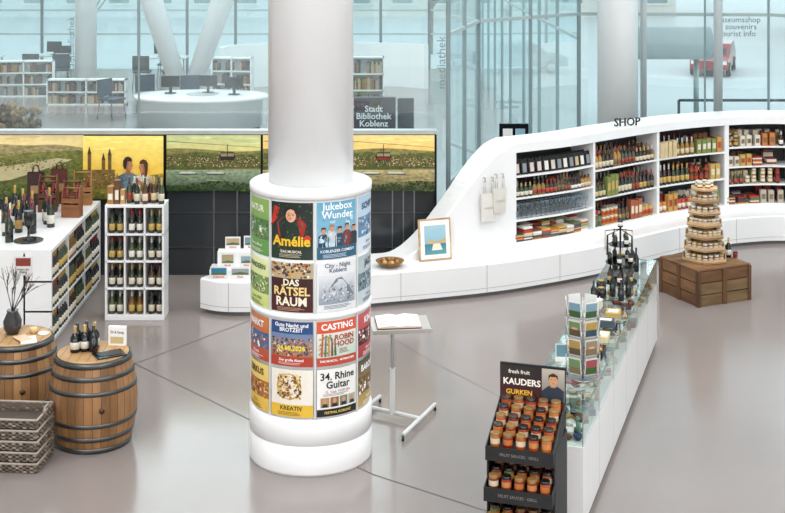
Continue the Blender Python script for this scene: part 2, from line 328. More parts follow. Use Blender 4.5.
def fest(a,c,v0,v1):
    P_bg('2f5f98','264478')(a,c,v0,v1); m=(a+c)/2; w=c-a
    ps.text(m,v1-.05,.045,'Gute Nacht und\nBROTZEIT',.006,'ffffff',0,'paper',.02,w*.9)
    ps.rect(a,c,v0+.08,v0+.27,.0045,'a8744a',8,'paper','6a86ac'); specks(150,a,c,v0+.09,v0+.23,['7a2e1c','e2d6b8','a2352a','3a4a70','c39a4a','5a3a20','c8906a','2a2018'],.005,.012,.005)
    ps.text(m,v0+.15,.055,'24.08.2026',.0075,'f5e04a',0,'paper',.03,w*.75); ps.rect(a,c,v0,v0+.08,.0055,'b33e2c',8); ps.text(m,v0+.052,.03,'Der große Abend',.0065,'ffffff'); fine(a+.04,c-.04,v0+.027,2,'e8c8b8',.0068)
def gold(a,c,v0,v1):
    P_bg('efe9dc')(a,c,v0,v1); m=(a+c)/2
    ps.ell(m-.02,v0+.25,.11,.11,.0045,'c79a4a',16)
    specks(160,m-.13,m+.09,v0+.15,v0+.35,['8c5a1a','a97428','d9b86a','e8d49a','6a4414','bf9242','4a2e10'],.005,.014,.005)
    ps.rect(a,c,v0,v0+.1,.0065,'e8bc3c',8); ps.text(m,v0+.07,.05,'KREATIV',.008,'3a2a14',0,'paper',.02); fine(a+.04,c-.04,v0+.035,3,'6a5020',.008)
def robin(a,c,v0,v1):
    P_bg('b9d3c4','f3ece0')(a,c,v0,v1); m=(a+c)/2; w=c-a
    ps.rect(a,c,v1-.10,v1,.0045,'d8583a',8); ps.text(m,v1-.05,.08,'CASTING',.006,'ffffff',0,'paper',.03,w*.8); specks(40,a,a+.17,v0+.08,v0+.26,['8aa898','d8b88a','6a8a70','c08060'],.006,.014,.005)
    for i,cc in enumerate(['c9583c','4f7a5a','c8924a','7a4030','3f6a4a']): ps.poly([(a+.03+i*.03,v0+.08),(a+.05+i*.03,v0+.08),(a+.055+i*.026,v0+.25-.01*i),(a+.045+i*.026,v0+.27-.01*i)],.006,cc)
    ps.text(m+.06,v0+.2,.07,'ROBIN\nHOOD',.0075,'a8281c',0,'paper',.02,w*.52); fine(m-.02,c,v0+.13,4,'7a5a4a'); ps.rect(a,c,v0,v0+.07,.006,'bf4c36',8); ps.text(m,v0+.04,.025,'DAS MUSICAL · MITMACHEN',.007,'ffffff')
def guitar(a,c,v0,v1):
    P_bg('f3f2ee')(a,c,v0,v1); m=(a+c)/2; w=c-a
    ps.text(m,v1-.10,.085,'34. Rhine\nGuitar',.006,'1c1c1c',0,'paper',.02,w*.85); ps.text(m,v0+.2,.03,'15. Sept. 19.00 Uhr',.006,'a02a20',0,'paper',0); fine(a+.02,c-.02,v0+.18,2,'8a8a8a')
    for i in range(4): ps.rect(a+.03+i*.085,a+.105+i*.085,v0+.075,v0+.155,.005,['b0925a','98683c','7a8a6a','b8b0a0'][i],2,'paper'); ps.ell(a+.067+i*.085,v0+.125,.018,.022,.006,'c8987a'); ps.poly([(a+.04+i*.085,v0+.075),(a+.095+i*.085,v0+.075),(a+.085+i*.085,v0+.105),(a+.05+i*.085,v0+.105)],.0058,'2a2a30')
    ps.rect(a,c,v0,v0+.06,.005,'1f1d1c',8); ps.text(m,v0+.03,.028,'FESTIVAL KOBLENZ',.007,'f2d16a')
def gen(bg,bg2,tc,t1,t2,acc):
    def f(a,c,v0,v1):
        P_bg(bg,bg2)(a,c,v0,v1); m=(a+c)/2; w=c-a; h=v1-v0
        ps.rect(a,c,v0+h*.28,v0+h*.64,.0045,acc,8,'paper'); specks(80,a,c,v0+h*.3,v0+h*.62,[bg,bg2,acc,tc,'8a7a6a','4a4a42'],.006,.018,.005)
        ps.text(m,v1-h*.18,.075,t1,.006,tc,0,'paper',.03,w*.8); ps.text(m,v0+h*.17,.035,t2,.006,tc,0,'paper',.01,w*.8); fine(a+.04,c-.04,v0+h*.09,3,tc)
    return f
poster(0,0,amelie);poster(0,1,raetsel);poster(1,0,juke);poster(1,1,city)
poster(0,2,fest);poster(0,3,gold);poster(1,2,robin);poster(1,3,guitar)
G=[gen('5f9a50','8fb05a','f4f4e0','NATUR','Rhein & Mosel','4f7a44'),gen('d0dc80','e8ecb4','2a5a2a','WANDERN','Touren 2026','7da05a'),gen('b84a38','d0804a','ffffff','MARKT','Altstadt','4b6a9a'),gen('e8bc48','f0d880','5a2a14','ZIRKUS','22.11.','b66a3a'),
   gen('dfe6ee','a8c4dc','1d3a66','SCHIFFE','Fahrplan','5f89b0'),gen('c8d4d8','afbcc0','22384a','JAZZ','Sommer','6b8894'),gen('a83a40','c85a5c','ffffff','KINO','Open Air','4a1f24'),gen('c9aa64','4c4436','ffffff','BAROCK','Konzert','7b5a2c')]
for k in (-1,2,3,4,5,6):
    for r in range(4):
        idx={-1:[0,1,2,3],2:[4,5,6,7]}.get(k,[(k*3+r*5)%8]*4)[r]; poster(k,r,G[idx])
ps.map=None
for i in range(8):
    a=math.radians(-37.8+45*i)
    for z0,z1 in ((.47,1.298),(1.347,2.295)): ps.bx((RD+.004)*math.sin(a),-(RD+.004)*math.cos(a),z0,.012,.012,z1-z0,'dcdedd','white',a)
ps.build('advertising_column',(-.71,11.83,0))
# ------------------------------------------------------------ curved shelf wall
ctrl=[(-2.55,16.25),(-2.25,15.92),(-1.85,15.75),(-.96,15.84),(-.21,16.10),(.45,16.3),(1.31,16.62),(2.1,17.06),(2.66,17.43),(3.3,17.98),(4.2,18.68),(5.0,19.05),(5.6,19.12),(6.4,18.85),(7.2,18.2),(7.8,17.4)]
pts=[]
for i in range(1,len(ctrl)-2):
    p0,p1,p2,p3=[Vector(c) for c in ctrl[i-1:i+3]]
    for j in range(10):
        t=j/10; pts.append(.5*((2*p1)+(-p0+p2)*t+(2*p0-5*p1+4*p2-p3)*t*t+(-p0+3*p1-3*p2+p3)*t**3))
pts.append(Vector(ctrl[-2]))
SL=[0]
for a,c in zip(pts,pts[1:]): SL.append(SL[-1]+(c-a).length)
def PT(s_,o=0):
    s_=max(0,min(SL[-1]-1e-4,s_)); i=0
    while SL[i+1]<=s_: i+=1
    t=(s_-SL[i])/(SL[i+1]-SL[i]); p=pts[i].lerp(pts[i+1],t)
    i0=max(0,i-2); i1=min(len(pts)-1,i+3); d=(pts[i1]-pts[i0]).normalized()
    return (p.x-d.y*o,p.y+d.x*o,math.atan2(d.y,d.x))
def S_at(X,o=.45):
    lo,hi=0,SL[-1]
    for _ in range(40):
        m=(lo+hi)/2
        if PT(m,o)[0]<X: lo=m
        else: hi=m
    return lo
def sweep(b,s0,s1,sec,col,mat='white',step=.08):
    n=max(1,int((s1-s0)/step)); vs=[];k=None
    for i in range(n+1):
        s_=s0+(s1-s0)*i/n; q=sec(s_) if callable(sec) else sec; k=len(q)
        for o,z in q:
            x,y,_=PT(s_,o); vs.append((x,y,z))
    fs=[(i*k+j,(i+1)*k+j,(i+1)*k+(j+1)%k,i*k+(j+1)%k) for i in range(n) for j in range(k)]
    fs+=[tuple(range(k)),tuple(n*k+j for j in range(k-1,-1,-1))]
    b.add(vs,fs,col,mat)
def rs(o0,o1,z0,z1): return [(o0,z0),(o1,z0),(o1,z1),(o0,z1)]
sEnd=SL[-1]-.1
sm=lambda t:(lambda t:t*t*(3-2*t))(max(0,min(1,t)))
b=B()
sweep(b,.04,sEnd,rs(.05,.5,0,.055),'6b6a6a')
sweep(b,0,sEnd,[(0,.05),(.5,.05),(.5,.40),(.02,.40),(0,.385)],W)
sweep(b,0,sEnd,rs(-.002,.05,.10,.106),'b9b8b6')
for sx in [S_at(x,0) for x in (-1.9,-.9,0.1,1.15,2.1,3.0,3.9,4.8,5.6)]:
    x,y,a=PT(sx,0.0); b.bx(x,y,.055,.006,.004,.335,'a9a8a6','white',a)
sA=S_at(1.56);sB=S_at(2.69);sC=S_at(3.70);sD=S_at(4.79);sE=S_at(5.72); sF=S_at(6.5)
def ramp(s_):
    X=PT(s_,.45)[0]; z=.402+1.35*sm(X/1.62)
    return [(.45,.38),(.9,.38),(.9,z),(.47,z),(.45,z-.015)]
sweep(b,S_at(-.25),sA,ramp,W,'white',.05)
sweep(b,sA,sEnd,[(.45,1.62),(.9,1.62),(.9,1.752),(.47,1.752),(.45,1.737)],W)
sweep(b,sA,sEnd,rs(.45,.9,.40,.48),W)
sweep(b,sA,sEnd,rs(.86,.9,.48,1.62),'343336','matte')
for s_,w in ((sA,.05),(sB,.04),(sC,.05),(sD,.07),(sE,.05),(sF,.05),(sEnd,.05)):
    x,y,a=PT(s_,.665); b.bx(x,y,.48,w,.40,1.14,W,'white',a)
LV={}
for nm,a0,a1,zs in (('A',sA,sB,(.76,1.04,1.32)),('B',sB,sC,(.86,1.24)),('C',sC,sD,(.86,1.24)),('D',sD,sE,(.76,1.02,1.30)),('E',sE,sF,(.86,1.24)),('F',sF,sEnd,(.86,1.24))):
    for z in zs: sweep(b,a0+.01,a1-.01,rs(.47,.86,z-.025,z),W)
    LV[nm]=(a0+.05,a1-.05,[.48]+list(zs))
b.build('curved_display_shelf')
# ------------------------------------------------------------ goods helpers
def bottle(b,x,y,z,h,r,g='1d241c',lab='efe9dc',cap='7a1d22',n=8):
    b.lathe(x,y,z,[(r*.9,0),(r,.015*h),(r,.13*h),(r*1.01,.131*h),(r*1.01,.40*h),(r,.401*h),(r,.58*h),(r*.38,.74*h),(r*.34,.76*h),(r*.34,h)],[g,g,g,lab,g,g,g,cap,cap],'gloss',n)
def jar(b,x,y,z,h,r,body,lid,lab=None,n=10):
    b.lathe(x,y,z,[(r*.92,0),(r,.05*h),(r,.25*h),(r,.62*h),(r,.78*h),(r*.95,.8*h),(r*.97,.82*h),(r*.97,h)],[body,body,lab or body,body,lid,lid,lid],'gloss',n)
def wglass(b,x,y,z,h,r):
    b.lathe(x,y,z,[(r*.8,0),(r*.8,.02*h),(.004,.04*h),(.004,.42*h),(r*.8,.55*h),(r,.72*h),(r*.85,h)],'ffffff','clear',8)
GL=['1d241c','101312','26301e','3a2a14','14181c','4a3216','31402a','3a4424','6a4a1c','2a1410','8a6a2a','a87a34']
LB=['e0d8c4','ece8dc','c8a85a','d8ceb4','9a3a2c','d0c090','e0d4b8','7a6a4a','d8c8a0','b8452c']
CP=['5a1d1e','1a1a1a','a8863a','b8b8b0','26302a','8a1c22','8a352a','a89060','2a1a14']
PK=['9a2c28','d8d0c0','3a4252','c8984a','6a3a24','e0d8c8','2a2426','7f8a4a','c8783a','6a1d22','b9b0a0','c8a860','a9583a','d8c098','5a6a4a','c8b8a0','7a4a30','4a2a1c','b8402c']
def item(b,kind,x,y,z,a,h,gap,st_):
    if kind=='bottle': bottle(b,x,y,z,h*st_[5],.034,st_[0],st_[1],st_[2])
    elif kind=='glass': wglass(b,x,y,z,.19,.036)
    elif kind=='jar': 
        jar(b,x,y,z,.11,.036,st_[3],st_[4],st_[1],8)
        if R()<.75: jar(b,x,y,z+.112,.10,.034,st_[3],st_[4],st_[1],8)
    elif kind=='tin': b.cyl(x,y,z,z+.12+.12*(st_[5]-.7),.035,st_[6],'gloss',8); b.cyl(x,y,z+.03,z+.09,.0355,st_[1],'gloss',8)
    elif kind=='box':
        hh=h*st_[5]*(.9+.1*R()); w=gap*(.85+.13*R()); c=st_[6]; b.bx(x,y,z,w,.08,hh,c,'paper',a); b.bx(x+math.sin(a)*.041,y-math.cos(a)*.041,z+hh*.3,w*.7,.004,hh*.4,st_[1],'paper',a)
    elif kind=='book':
        n=5+int(R()*5); zz=z
        for i in range(n):
            t=.012+.015*R(); b.bx(x,y,zz,gap*.9,.15,t,random.choice(PK+['4a3a54','7a3a34','4b5a6a','d8d4cc','ece8e0','dcd4c8']),'paper',a+.1*(R()-.5)); zz+=t
    elif kind=='frame':
        b.bx(x,y,z,gap*.85,.015,h,'141414','matte',a,-.15)
        b.bx(x+math.sin(a)*.012,y-math.cos(a)*.012,z+h*.15,gap*.5,.006,h*.6,random.choice(['e9e4da','c8b088','8a8f96','d8c8c0']),'paper',a,-.15)
def rowb(b,nm,lv,kind,s0=0,s1=1,rows=(.50,.59,.68,.77),gap=.074,h=.27):
    a0,a1,zs=LV[nm]; z=zs[lv]; p0=a0+(a1-a0)*s0+.02; p1=a0+(a1-a0)*s1-.02
    kinds={'mix':['jar','bottle','box','jar','tin','box'],'drink':['bottle','bottle','bottle','box','bottle','tin']}
    for oi,o in enumerate(rows):
        s_=p0; mk=lambda:[random.choice(GL),random.choice(LB),random.choice(CP),random.choice(['7a2a14','b8562c','5a3a1a','b8822a','3a4a2a','6a1c22','a88850','8a4a2c']),random.choice(['b8924a','1c1c1c','d8d0c0','a88860','8a1c1c']),.72+.34*R(),random.choice(PK)]
        q=mk(); kk=random.choice(kinds[kind]) if kind in kinds else kind; run=2+int(3*R())
        while s_<=p1:
            if run<=0: q=mk(); kk=random.choice(kinds[kind]) if kind in kinds else kind; run=2+int(3*R())
            run-=1; x,y,a=PT(s_,o); item(b,kk,x,y,z,a,h,gap,q); s_+=gap
b=B()
rowb(b,'A',2,'bottle',0,1,(.51,.60,.69),.07,.21); rowb(b,'B',2,'bottle'); rowb(b,'B',1,'drink'); rowb(b,'C',2,'drink',0,.6); rowb(b,'C',1,'bottle',0,.5); rowb(b,'E',1,'bottle'); rowb(b,'E',2,'bottle')
b.build('wine_bottles')
b=B(); rowb(b,'A',3,'frame',0,1,(.51,.6),.12,.19); b.build('framed_souvenirs')
b=B(); rowb(b,'A',1,'glass',0,1,(.51,.62),.08); b.build('drinking_glasses')
b=B(); rowb(b,'A',0,'book',0,1,(.54,.73),.15); rowb(b,'D',0,'book',0,.6,(.54,.73),.15); rowb(b,'D',2,'book',.5,1,(.54,.73),.15); b.build('book_stacks')
M3=(.51,.60,.69,.78)
b=B(); rowb(b,'B',0,'mix',0,1,M3,.078,.26); rowb(b,'C',0,'mix',0,1,M3,.08,.26); rowb(b,'C',1,'mix',.52,1,M3,.078,.28); rowb(b,'C',2,'mix',.62,1,M3,.078,.28)
rowb(b,'D',3,'mix',0,1,M3,.08,.22); rowb(b,'D',2,'box',0,.5,(.51,.62,.73),.08,.2); rowb(b,'D',1,'mix',0,1,M3,.076,.2); rowb(b,'D',0,'box',.6,1,(.51,.62,.73),.085,.22); rowb(b,'F',1,'box');rowb(b,'F',0,'box'); b.build('gourmet_gift_packs')
b=B(); rowb(b,'E',0,'jar',0,1,(.52,.62,.72),.08); rowb(b,'F',2,'jar',0,1,(.52,.62,.72),.08); b.build('preserve_jars')
vs,fs=textmesh('SHOP',.01,.06); x,y,a=PT(S_at(3.20,.50),.50)
b=B(); b.add([(p[0]*.155,-p[2]*.155,p[1]*.155+.056) for p in vs],fs,'1f2226','matte'); b.build('shop_sign',(x,y,1.752),a*.4)
# picture on bench
b=B(); b.box(-.21,.21,-.012,.012,0,.5,'c9a578','woodh'); b.map=FLAT
b.rect(-.19,.19,.02,.48,.014,'f7f6f2'); b.rect(-.14,.14,.07,.42,.016,'7fb0c4',1,'paper','a9cbd6'); b.rect(-.14,.14,.07,.2,.018,'5a9a9a',1,'paper','3a7a94'); b.poly([(-.14,.2),(-.05,.25),(.03,.22),(.14,.27),(.14,.2)],.019,'c9b07a')
b.poly([(-.05,.12),(.09,.12),(.06,.2),(-.03,.2)],.02,'e7e2d0')
x,y,a=PT(S_at(.53,.36),.36); o=b.build('framed_picture',(x,y,.405),a); o.rotation_euler=(-.12,0,a)
# tote bags hanging on the ramp panel
for k,(tx,off,tz,tc) in enumerate(((1.20,.41,.80,'e2dfd9'),(1.34,.385,.90,'d8d4cc'))):
    x,y,a=PT(S_at(tx,off),off); b=B(); q=.88 if k else 1
    b.M=Matrix.Diagonal((q*.8,1,q,1))
    b.add([(-.13,0,0),(.13,0,0),(.145,0,.36),(-.145,0,.36),(-.12,-.02,.01),(.12,-.02,.01),(.135,-.018,.36),(-.135,-.018,.36),(0,-.03,.18)],[(0,1,2,3),(4,5,8),(5,6,8),(6,7,8),(7,4,8),(0,1,5,4),(1,2,6,5),(2,3,7,6),(3,0,4,7)],tc,'paper')
    for sx in (-.09,.05):
        p=[(sx,-.01,.36),(sx+.005,-.015,.5),(sx+.02,-.015,.56),(sx+.035,-.015,.5),(sx+.04,-.01,.36)]
        for q_,w in zip(p,p[1:]): b.tube(q_,w,.007,'c4c0b8','paper',6)
    for sx in (-.07,.07): b.tube((sx,.03,.553),(sx,-.03,.555),.006,'8a8a8a','metal')
    b.map=FLAT; b.text(0,.18,.04,'KOBLENZ',.032,'a8a6a2',0,'paper',0); b.build('tote_bag',(x,y,tz),a)
# wooden bowl
b=B(); b.lathe(0,0,0,[(.07,0),(.10,.012),(.165,.06),(.175,.075),(.15,.07),(.09,.03)],'8a6236','wood',20)
for i in range(12): b.ball(.09*math.cos(i),.09*math.sin(i),.06,.03,random.choice(['a87a3a','6a4220','c8a878']),'matte',8)
b.build('wooden_bowl',(-.03,16.42,.402))
# stepped brochure riser
b=B(); b.box(-.28,.28,-.16,.14,0,.10,W,'white'); b.box(-.2,.3,-.02,.14,.10,.28,W,'white')
b.map=FLAT
for x,y,z,w,h,c,t in ((-.17,.17,.0,.2,.15,'2f7a9a','KOBLENZ'),(.08,.17,.0,.22,.14,'9aa4a4','Rhein'),(-.08,.03,.10,.16,.17,'a89870','Mosel'),(.14,.03,.1,.15,.15,'88a0aa','Wein'),(-.03,-.1,.28,.18,.15,'b8a080','Schloss'),(.18,-.1,.28,.16,.16,'6f8f9a','Stadt')):
    b.rect(x-w/2,x+w/2,z,z+h,y,'e8e8e6'); b.rect(x-w/2+.012,x+w/2-.012,z+.05,z+h-.02,y+.002,c,1,'paper'); b.poly([(x-w/2+.012,z+.05),(x+w/2-.012,z+.05),(x+w/2-.012,z+.07),(x,z+.085),(x-w/2+.012,z+.065)],y+.003,'5a6a4a'); b.text(x,z+.025,.03,t,y+.003,'c83a2a')
b.build('brochure_riser',(-1.86,16.03,.402),.03)
# ------------------------------------------------------------ left wine island unit
b=B(); X0,X1,Y0,Y1=-4.75,-3.65,14.55,17.0
b.box(X0,X1,Y0,Y1,1.03,1.07,W,'white'); b.box(X0,X1-.04,Y0,Y1,0,.08,'d4d3d1','white')
b.box(X0,X1,Y0,Y0+.04,.08,1.03,W,'white'); b.box(X0,X1,Y1-.04,Y1,.08,1.03,W,'white'); b.box(X1-.30,X1-.28,Y0,Y1,.08,1.03,'2c2b2c','matte'); b.box(X0,X0+.04,Y0,Y1,.08,1.03,W,'white')
zl=[.08,.40,.72]
for z in zl: b.box(X1-.28,X1,Y0,Y1,z,z+.02,W,'white')
for i in (2,4): b.box(X1-.28,X1-.01,Y0+i*.41-.01,Y0+i*.41+.01,.08,1.03,W,'white')
b.map=FLAT; b.M=Matrix.Translation((0,Y0,0)); b.rect(-4.05,-3.85,.80,1.0,.003,'e6e4e0'); b.rect(-4.03,-3.87,.9,.985,.005,'8a3a30',1,'paper'); b.text(-3.95,.85,.03,'Weine der\nRegion',.005,'333333')
b.build('wine_display_island',bevel=.003)
b=B()
for z in zl:
    for i in range(6):
        g=random.choice(GL[:10]);L=random.choice(['e0d8c4','ece8dc','d8ceb4','c8a85a']);c=random.choice(CP)
        for j in range(4):
            for q in range(2): bottle(b,X1-.04-q*.1,Y0+i*.41+.07+j*.088,z+.02,.28,.037,g,L,c)
b.build('shelved_wine_bottles')
b=B()
for x,y in ((-4.2,14.9),(-4.12,15.5),(-4.0,15.75),(-3.92,15.6),(-4.25,15.7),(-4.05,15.9),(-4.4,15.5),(-4.35,16.0),(-4.05,16.05),(-4.22,15.35),(-4.05,15.3),(-4.32,15.2),(-4.5,15.8),(-4.2,15.85),(-4.5,16.2),(-4.3,15.55)):
    bottle(b,x,y,1.07,.36,.045,random.choice(['0e0f10','1a1c1a','26301e']),random.choice(['1b1b1b','a8864a','d9d4c8']),random.choice(['a8863a','111111','6a1c22']),12)
b.build('display_wine_bottles')
b=B(); b.lathe(0,0,0,[(.045,0),(.05,.02),(.015,.04),(.012,.14),(.05,.18),(.055,.28),(.05,.33)],'1b1b1b','gloss',14); b.lathe(0,0,.0,[(.14,0),(.16,.012),(.15,.014)],'2a2a2a','gloss',20); b.build('wine_decanter_tray',(-4.0,14.95,1.071))
def bag(name,x,y,z,w,h,col,rz):
    b=B(); d=w*.45
    b.add([(-w/2,-d/2,0),(w/2,-d/2,0),(w/2,d/2,0),(-w/2,d/2,0),(-w/2,-d/3,h),(w/2,-d/3,h),(w/2,d/3,h),(-w/2,d/3,h),(-w/2+.008,0,h*.5),(w/2-.008,0,h*.5)],
      [(3,2,1,0),(0,1,5,4),(2,3,7,6),(1,2,9),(1,9,5),(5,9,6),(2,6,9),(0,8,3),(0,4,8),(4,7,8),(3,8,7)],col,'paper')
    for yy in (-d/3,d/3):
        p=[(-w*.2,yy,h),(-w*.15,yy,h+.07),(0,yy,h+.09),(w*.15,yy,h+.07),(w*.2,yy,h)]
        for q,r_ in zip(p,p[1:]): b.tube(q,r_,.005,'3a2018','matte',6)
    b.box(-w*.28,w*.28,-d*.44,-d*.38,h*.35,h*.6,'a8845a','paper'); b.build(name,(x,y,z),rz)
for i,(x,y,w,h,c) in enumerate(((-4.40,16.78,.2,.40,'3a1a1c'),(-4.13,16.86,.2,.42,'5a2a22'))): bag('gift_bag',x,y,1.071,w,h,c,.2*R())
def carrier(x,y,z,col,h,rz):
    b=B(); w,d=.22,.12
    b.box(-w/2,w/2,-d/2,d/2,0,.012,col,'wood')
    for sy in (-1,1): b.box(-w/2,w/2,sy*d/2-.006,sy*d/2+.006,0,.15,col,'woodh'); b.box(-w/2,w/2,sy*d/2-.007,sy*d/2+.007,.17,.22,col,'woodh')
    for sx in (-1,1): b.add([(sx*w/2,-d/2,0),(sx*w/2,d/2,0),(sx*w/2,d/2,.24),(sx*w/2,.02,h),(sx*w/2,-.02,h),(sx*w/2,-d/2,.24),(sx*(w/2-.012),-d/2,0),(sx*(w/2-.012),d/2,0),(sx*(w/2-.012),d/2,.24),(sx*(w/2-.012),.02,h),(sx*(w/2-.012),-.02,h),(sx*(w/2-.012),-d/2,.24)],[(0,1,2,3,4,5),(6,7,8,9,10,11)]+[(i,(i+1)%6,6+(i+1)%6,6+i) for i in range(6)],col,'wood')
    b.tube((-w/2,0,h-.025),(w/2,0,h-.025),.012,col,'wood',8)
    for sx in (-.06,.06): bottle(b,sx,0,.012,.30,.038,'14181a','8a2a24','8a1c2a',10)
    b.build('wooden_bottle_carrier',(x,y,z),rz)
for x,y,c,h,rz in ((-3.86,16.42,'6e4426',.38,.15),(-3.80,16.13,'8a5632',.36,-.1),(-3.82,16.78,'a0703f',.42,.1),(-4.16,16.42,'5e3820',.38,.1),(-4.2,16.62,'7a4a2c',.40,0)): carrier(x,y,1.071,c,h,rz)
# wine shelf rack
b=B(); x0,x1,y0,y1,H=-3.30,-2.62,15.6,15.92,1.32
b.box(x0,x1,y0,y1,H-.03,H,W,'white'); b.box(x0,x1,y0,y1,0,.06,W,'white'); b.box(x0,x0+.025,y0,y1,.06,H-.03,W,'white'); b.box(x1-.025,x1,y0,y1,.06,H-.03,W,'white'); b.box(x0,x1,y1-.015,y1,.06,H-.03,'9a9a9c','matte')
zz=[.06,.37,.68,.99]
for z in zz[1:]: b.box(x0,x1,y0,y1,z-.02,z,W,'white')
for k in (1,2): b.box(x0+k*.227-.01,x0+k*.227+.01,y0,y1,.06,H-.03,W,'white')
b.build('wine_rack',bevel=.003)
b=B()
for r,z in enumerate(zz):
    for k in range(3):
        g=random.choice(GL[:9]+['5a6a2a','4a5a2a']);L=random.choice(['e0d8c4','ece8dc','d8ceb4','c8a85a']);c=random.choice(CP)
        for j in range(2):
            for q in range(2): bottle(b,x0+.07+k*.227+j*.092,y0+.07+q*.11,z,.27,.037,g,L,c)
b.build('racked_wine_bottles')
b=B()
for i in range(9): bottle(b,x0+.26+.047*i,y0+.08+.09*(i%2)+.04*(i%3==0),H,.30,.034,random.choice(GL),random.choice(LB),random.choice(CP),12)
b.build('display_wine_bottles')
b=B()
for i,(x,w,h) in enumerate(((.05,.07,.2),(.125,.06,.27),(.19,.05,.16))): b.box(x0+x-w/2,x0+x+w/2,y0+.06,y0+.16,H,H+h,['a87a42','6e4624','b8905a'][i],'wood'); b.box(x0+x-w/2+.01,x0+x+w/2-.01,y0+.058,y0+.06,H+.05,H+h*.6,'f0e8d8','paper')
b.build('wooden_gift_boxes')
# ------------------------------------------------------------ barrels
def barrel(x,y):
    b=B(); H=.78; rr=lambda t:.325+.062*math.sin(math.pi*t); n=32
    prof=[(rr(i/12),H*i/12) for i in range(13)]
    tone=[random.choice(['9a7048','8d6640','a67c50','7e5a36','946c48']) for _ in range(n)]
    b.lathe(0,0,0,prof,'9a6e40','wood',n)
    k=len(b.f)-2
    for i in range(k): b.c[i]=tone[i%n]
    for i in range(n):
        a=2*math.pi*i/n
        for j in range(12):
            r0=rr(j/12)*1.001; r1=rr((j+1)/12)*1.001; da=.006
            b.add([(r0*math.cos(a-da),r0*math.sin(a-da),H*j/12),(r0*math.cos(a+da),r0*math.sin(a+da),H*j/12),(r1*math.cos(a+da),r1*math.sin(a+da),H*(j+1)/12),(r1*math.cos(a-da),r1*math.sin(a-da),H*(j+1)/12)],[(0,1,2,3)],'4a3018')
    for t0,t1 in ((0.0,.06),(.14,.19),(.30,.345),(.655,.70),(.81,.86),(.94,1.0)):
        b.lathe(0,0,0,[(rr(t0)+.001,H*t0),(rr(t0)+.006,H*t0+.001),(rr(t1)+.006,H*t1-.001),(rr(t1)+.001,H*t1)],'5c5e5e','metal',n)
    b.cyl(0,0,H,H+.006,.315,'b08a5c','woodh',n)
    for i in range(-3,4): b.box(i*.085-.002,i*.085+.002,-.27,.27,H+.006,H+.007,'5a3c20')
    b.tube((rr(.5)*.99*math.sin(.4),-rr(.5)*.99*math.cos(.4),H*.5),((rr(.5)+.01)*math.sin(.4),-(rr(.5)+.01)*math.cos(.4),H*.5),.025,'4a3018','wood',10)
    return b.build('wine_barrel',(x,y,0))
barrel(-2.66,12.09); barrel(-3.47,12.55)
T=.787
b=B()
for i,(x,y) in enumerate(((-.2,.0),(-.12,-.06),(-.13,.06),(-.05,.02),(-.04,-.07),(-.2,-.09))): bottle(b,x,y,0,.23,.043,'14181a',['22262a','d9d4c8'][i%2],'a8863a' if i%2 else '111111',12)
b.build('oil_bottles',(-2.62,12.17,T))
b=B(); b.box(-.08,.08,-.02,.02,0,.17,'f5f4f2','paper'); b.map=FLAT; b.text(0,.12,.03,'Öl & Essig',.021,'333333'); b.rect(-.06,.06,.02,.08,.0215,'c9b98a',1,'paper'); b.build('label_card',(-2.48,12.27,T),-.1)
b=B(); b.box(-.13,.13,-.09,.09,0,.012,'17181a','gloss'); b.box(-.1,.1,-.06,.06,.012,.016,'2b2d30'); b.build('slate_tray',(-2.50,12.0,T),.5)
b=B(); b.box(-.07,.07,-.1,.1,0,.01,'f4f2ee','paper'); b.bx(-.05,.05,.01,.12,.17,.006,'e0b89a','paper',.4); b.build('leaflet_stack',(-3.32,12.4,T),.3)
b=B(); b.cyl(0,0,0,.05,.035,'d8b878','gloss'); b.cyl(.1,-.03,0,.012,.05,'f0eee9','gloss'); b.build('tealight_dish',(-3.33,12.62,T))
b=B(); b.lathe(0,0,0,[(.05,0),(.08,.05),(.085,.12),(.05,.2),(.055,.22)],'3a3a3c','gloss',16)
def twig(p,d,L,r,k):
    q=p+d*L; b.tube(p,q,r,'4a3a30','matte',5,r*.7)
    if k:
        for _ in range(3):
            dd=(d+Vector((R()-.5,R()-.5,R()-.3))*1.1).normalized(); twig(p.lerp(q,.5+.5*R()),dd,L*.7,r*.65,k-1)
for i in range(7): twig(Vector((0,0,.2)),Vector((.9*(R()-.35),.6*(R()-.5),.8)).normalized(),.22,.005,2)
b.build('branch_vase',(-3.52,12.6,T))
# woven baskets
b=B()
for k in range(5):
    z=k*.092; w,d=.315,.21
    per=[(-w,-d,w,-d),(w,-d,w,d),(w,d,-w,d),(-w,d,-w,-d)]
    for x0_,y0_,x1_,y1_ in per:
        L=math.hypot(x1_-x0_,y1_-y0_); n=int(L/.03); a=math.atan2(y1_-y0_,x1_-x0_)
        for r in range(4):
            for i in range(n):
                t=(i+.5)/n; off=.009*(1 if (i+r)%2 else -1); fl=(r-3)*.004
                b.bx(x0_+(x1_-x0_)*t+math.sin(a)*(off+fl),y0_+(y1_-y0_)*t-math.cos(a)*(off+fl),z+.006+r*.017,.031,.012,.014,random.choice(['7a6e62','98897a','5e544a','6b6056']),'matte',a,0,.06*(1 if (i+r)%2 else -1))
        for rr_,zz_ in ((.0105,.078),(.006,.066)): b.tube((x0_,y0_,z+zz_),(x1_,y1_,z+zz_),rr_,'a89c90' if rr_>.01 else '4a4038','matte',6)
    b.box(-w+.01,w-.01,-d+.01,d-.01,z,z+.006,'4a4038')
    if k==4:
        b.box(-w+.012,w-.012,-d+.012,-d+.016,z,z+.07,'5a4e44'); b.box(-w+.012,w-.012,d-.016,d-.012,z,z+.07,'6a5c50')
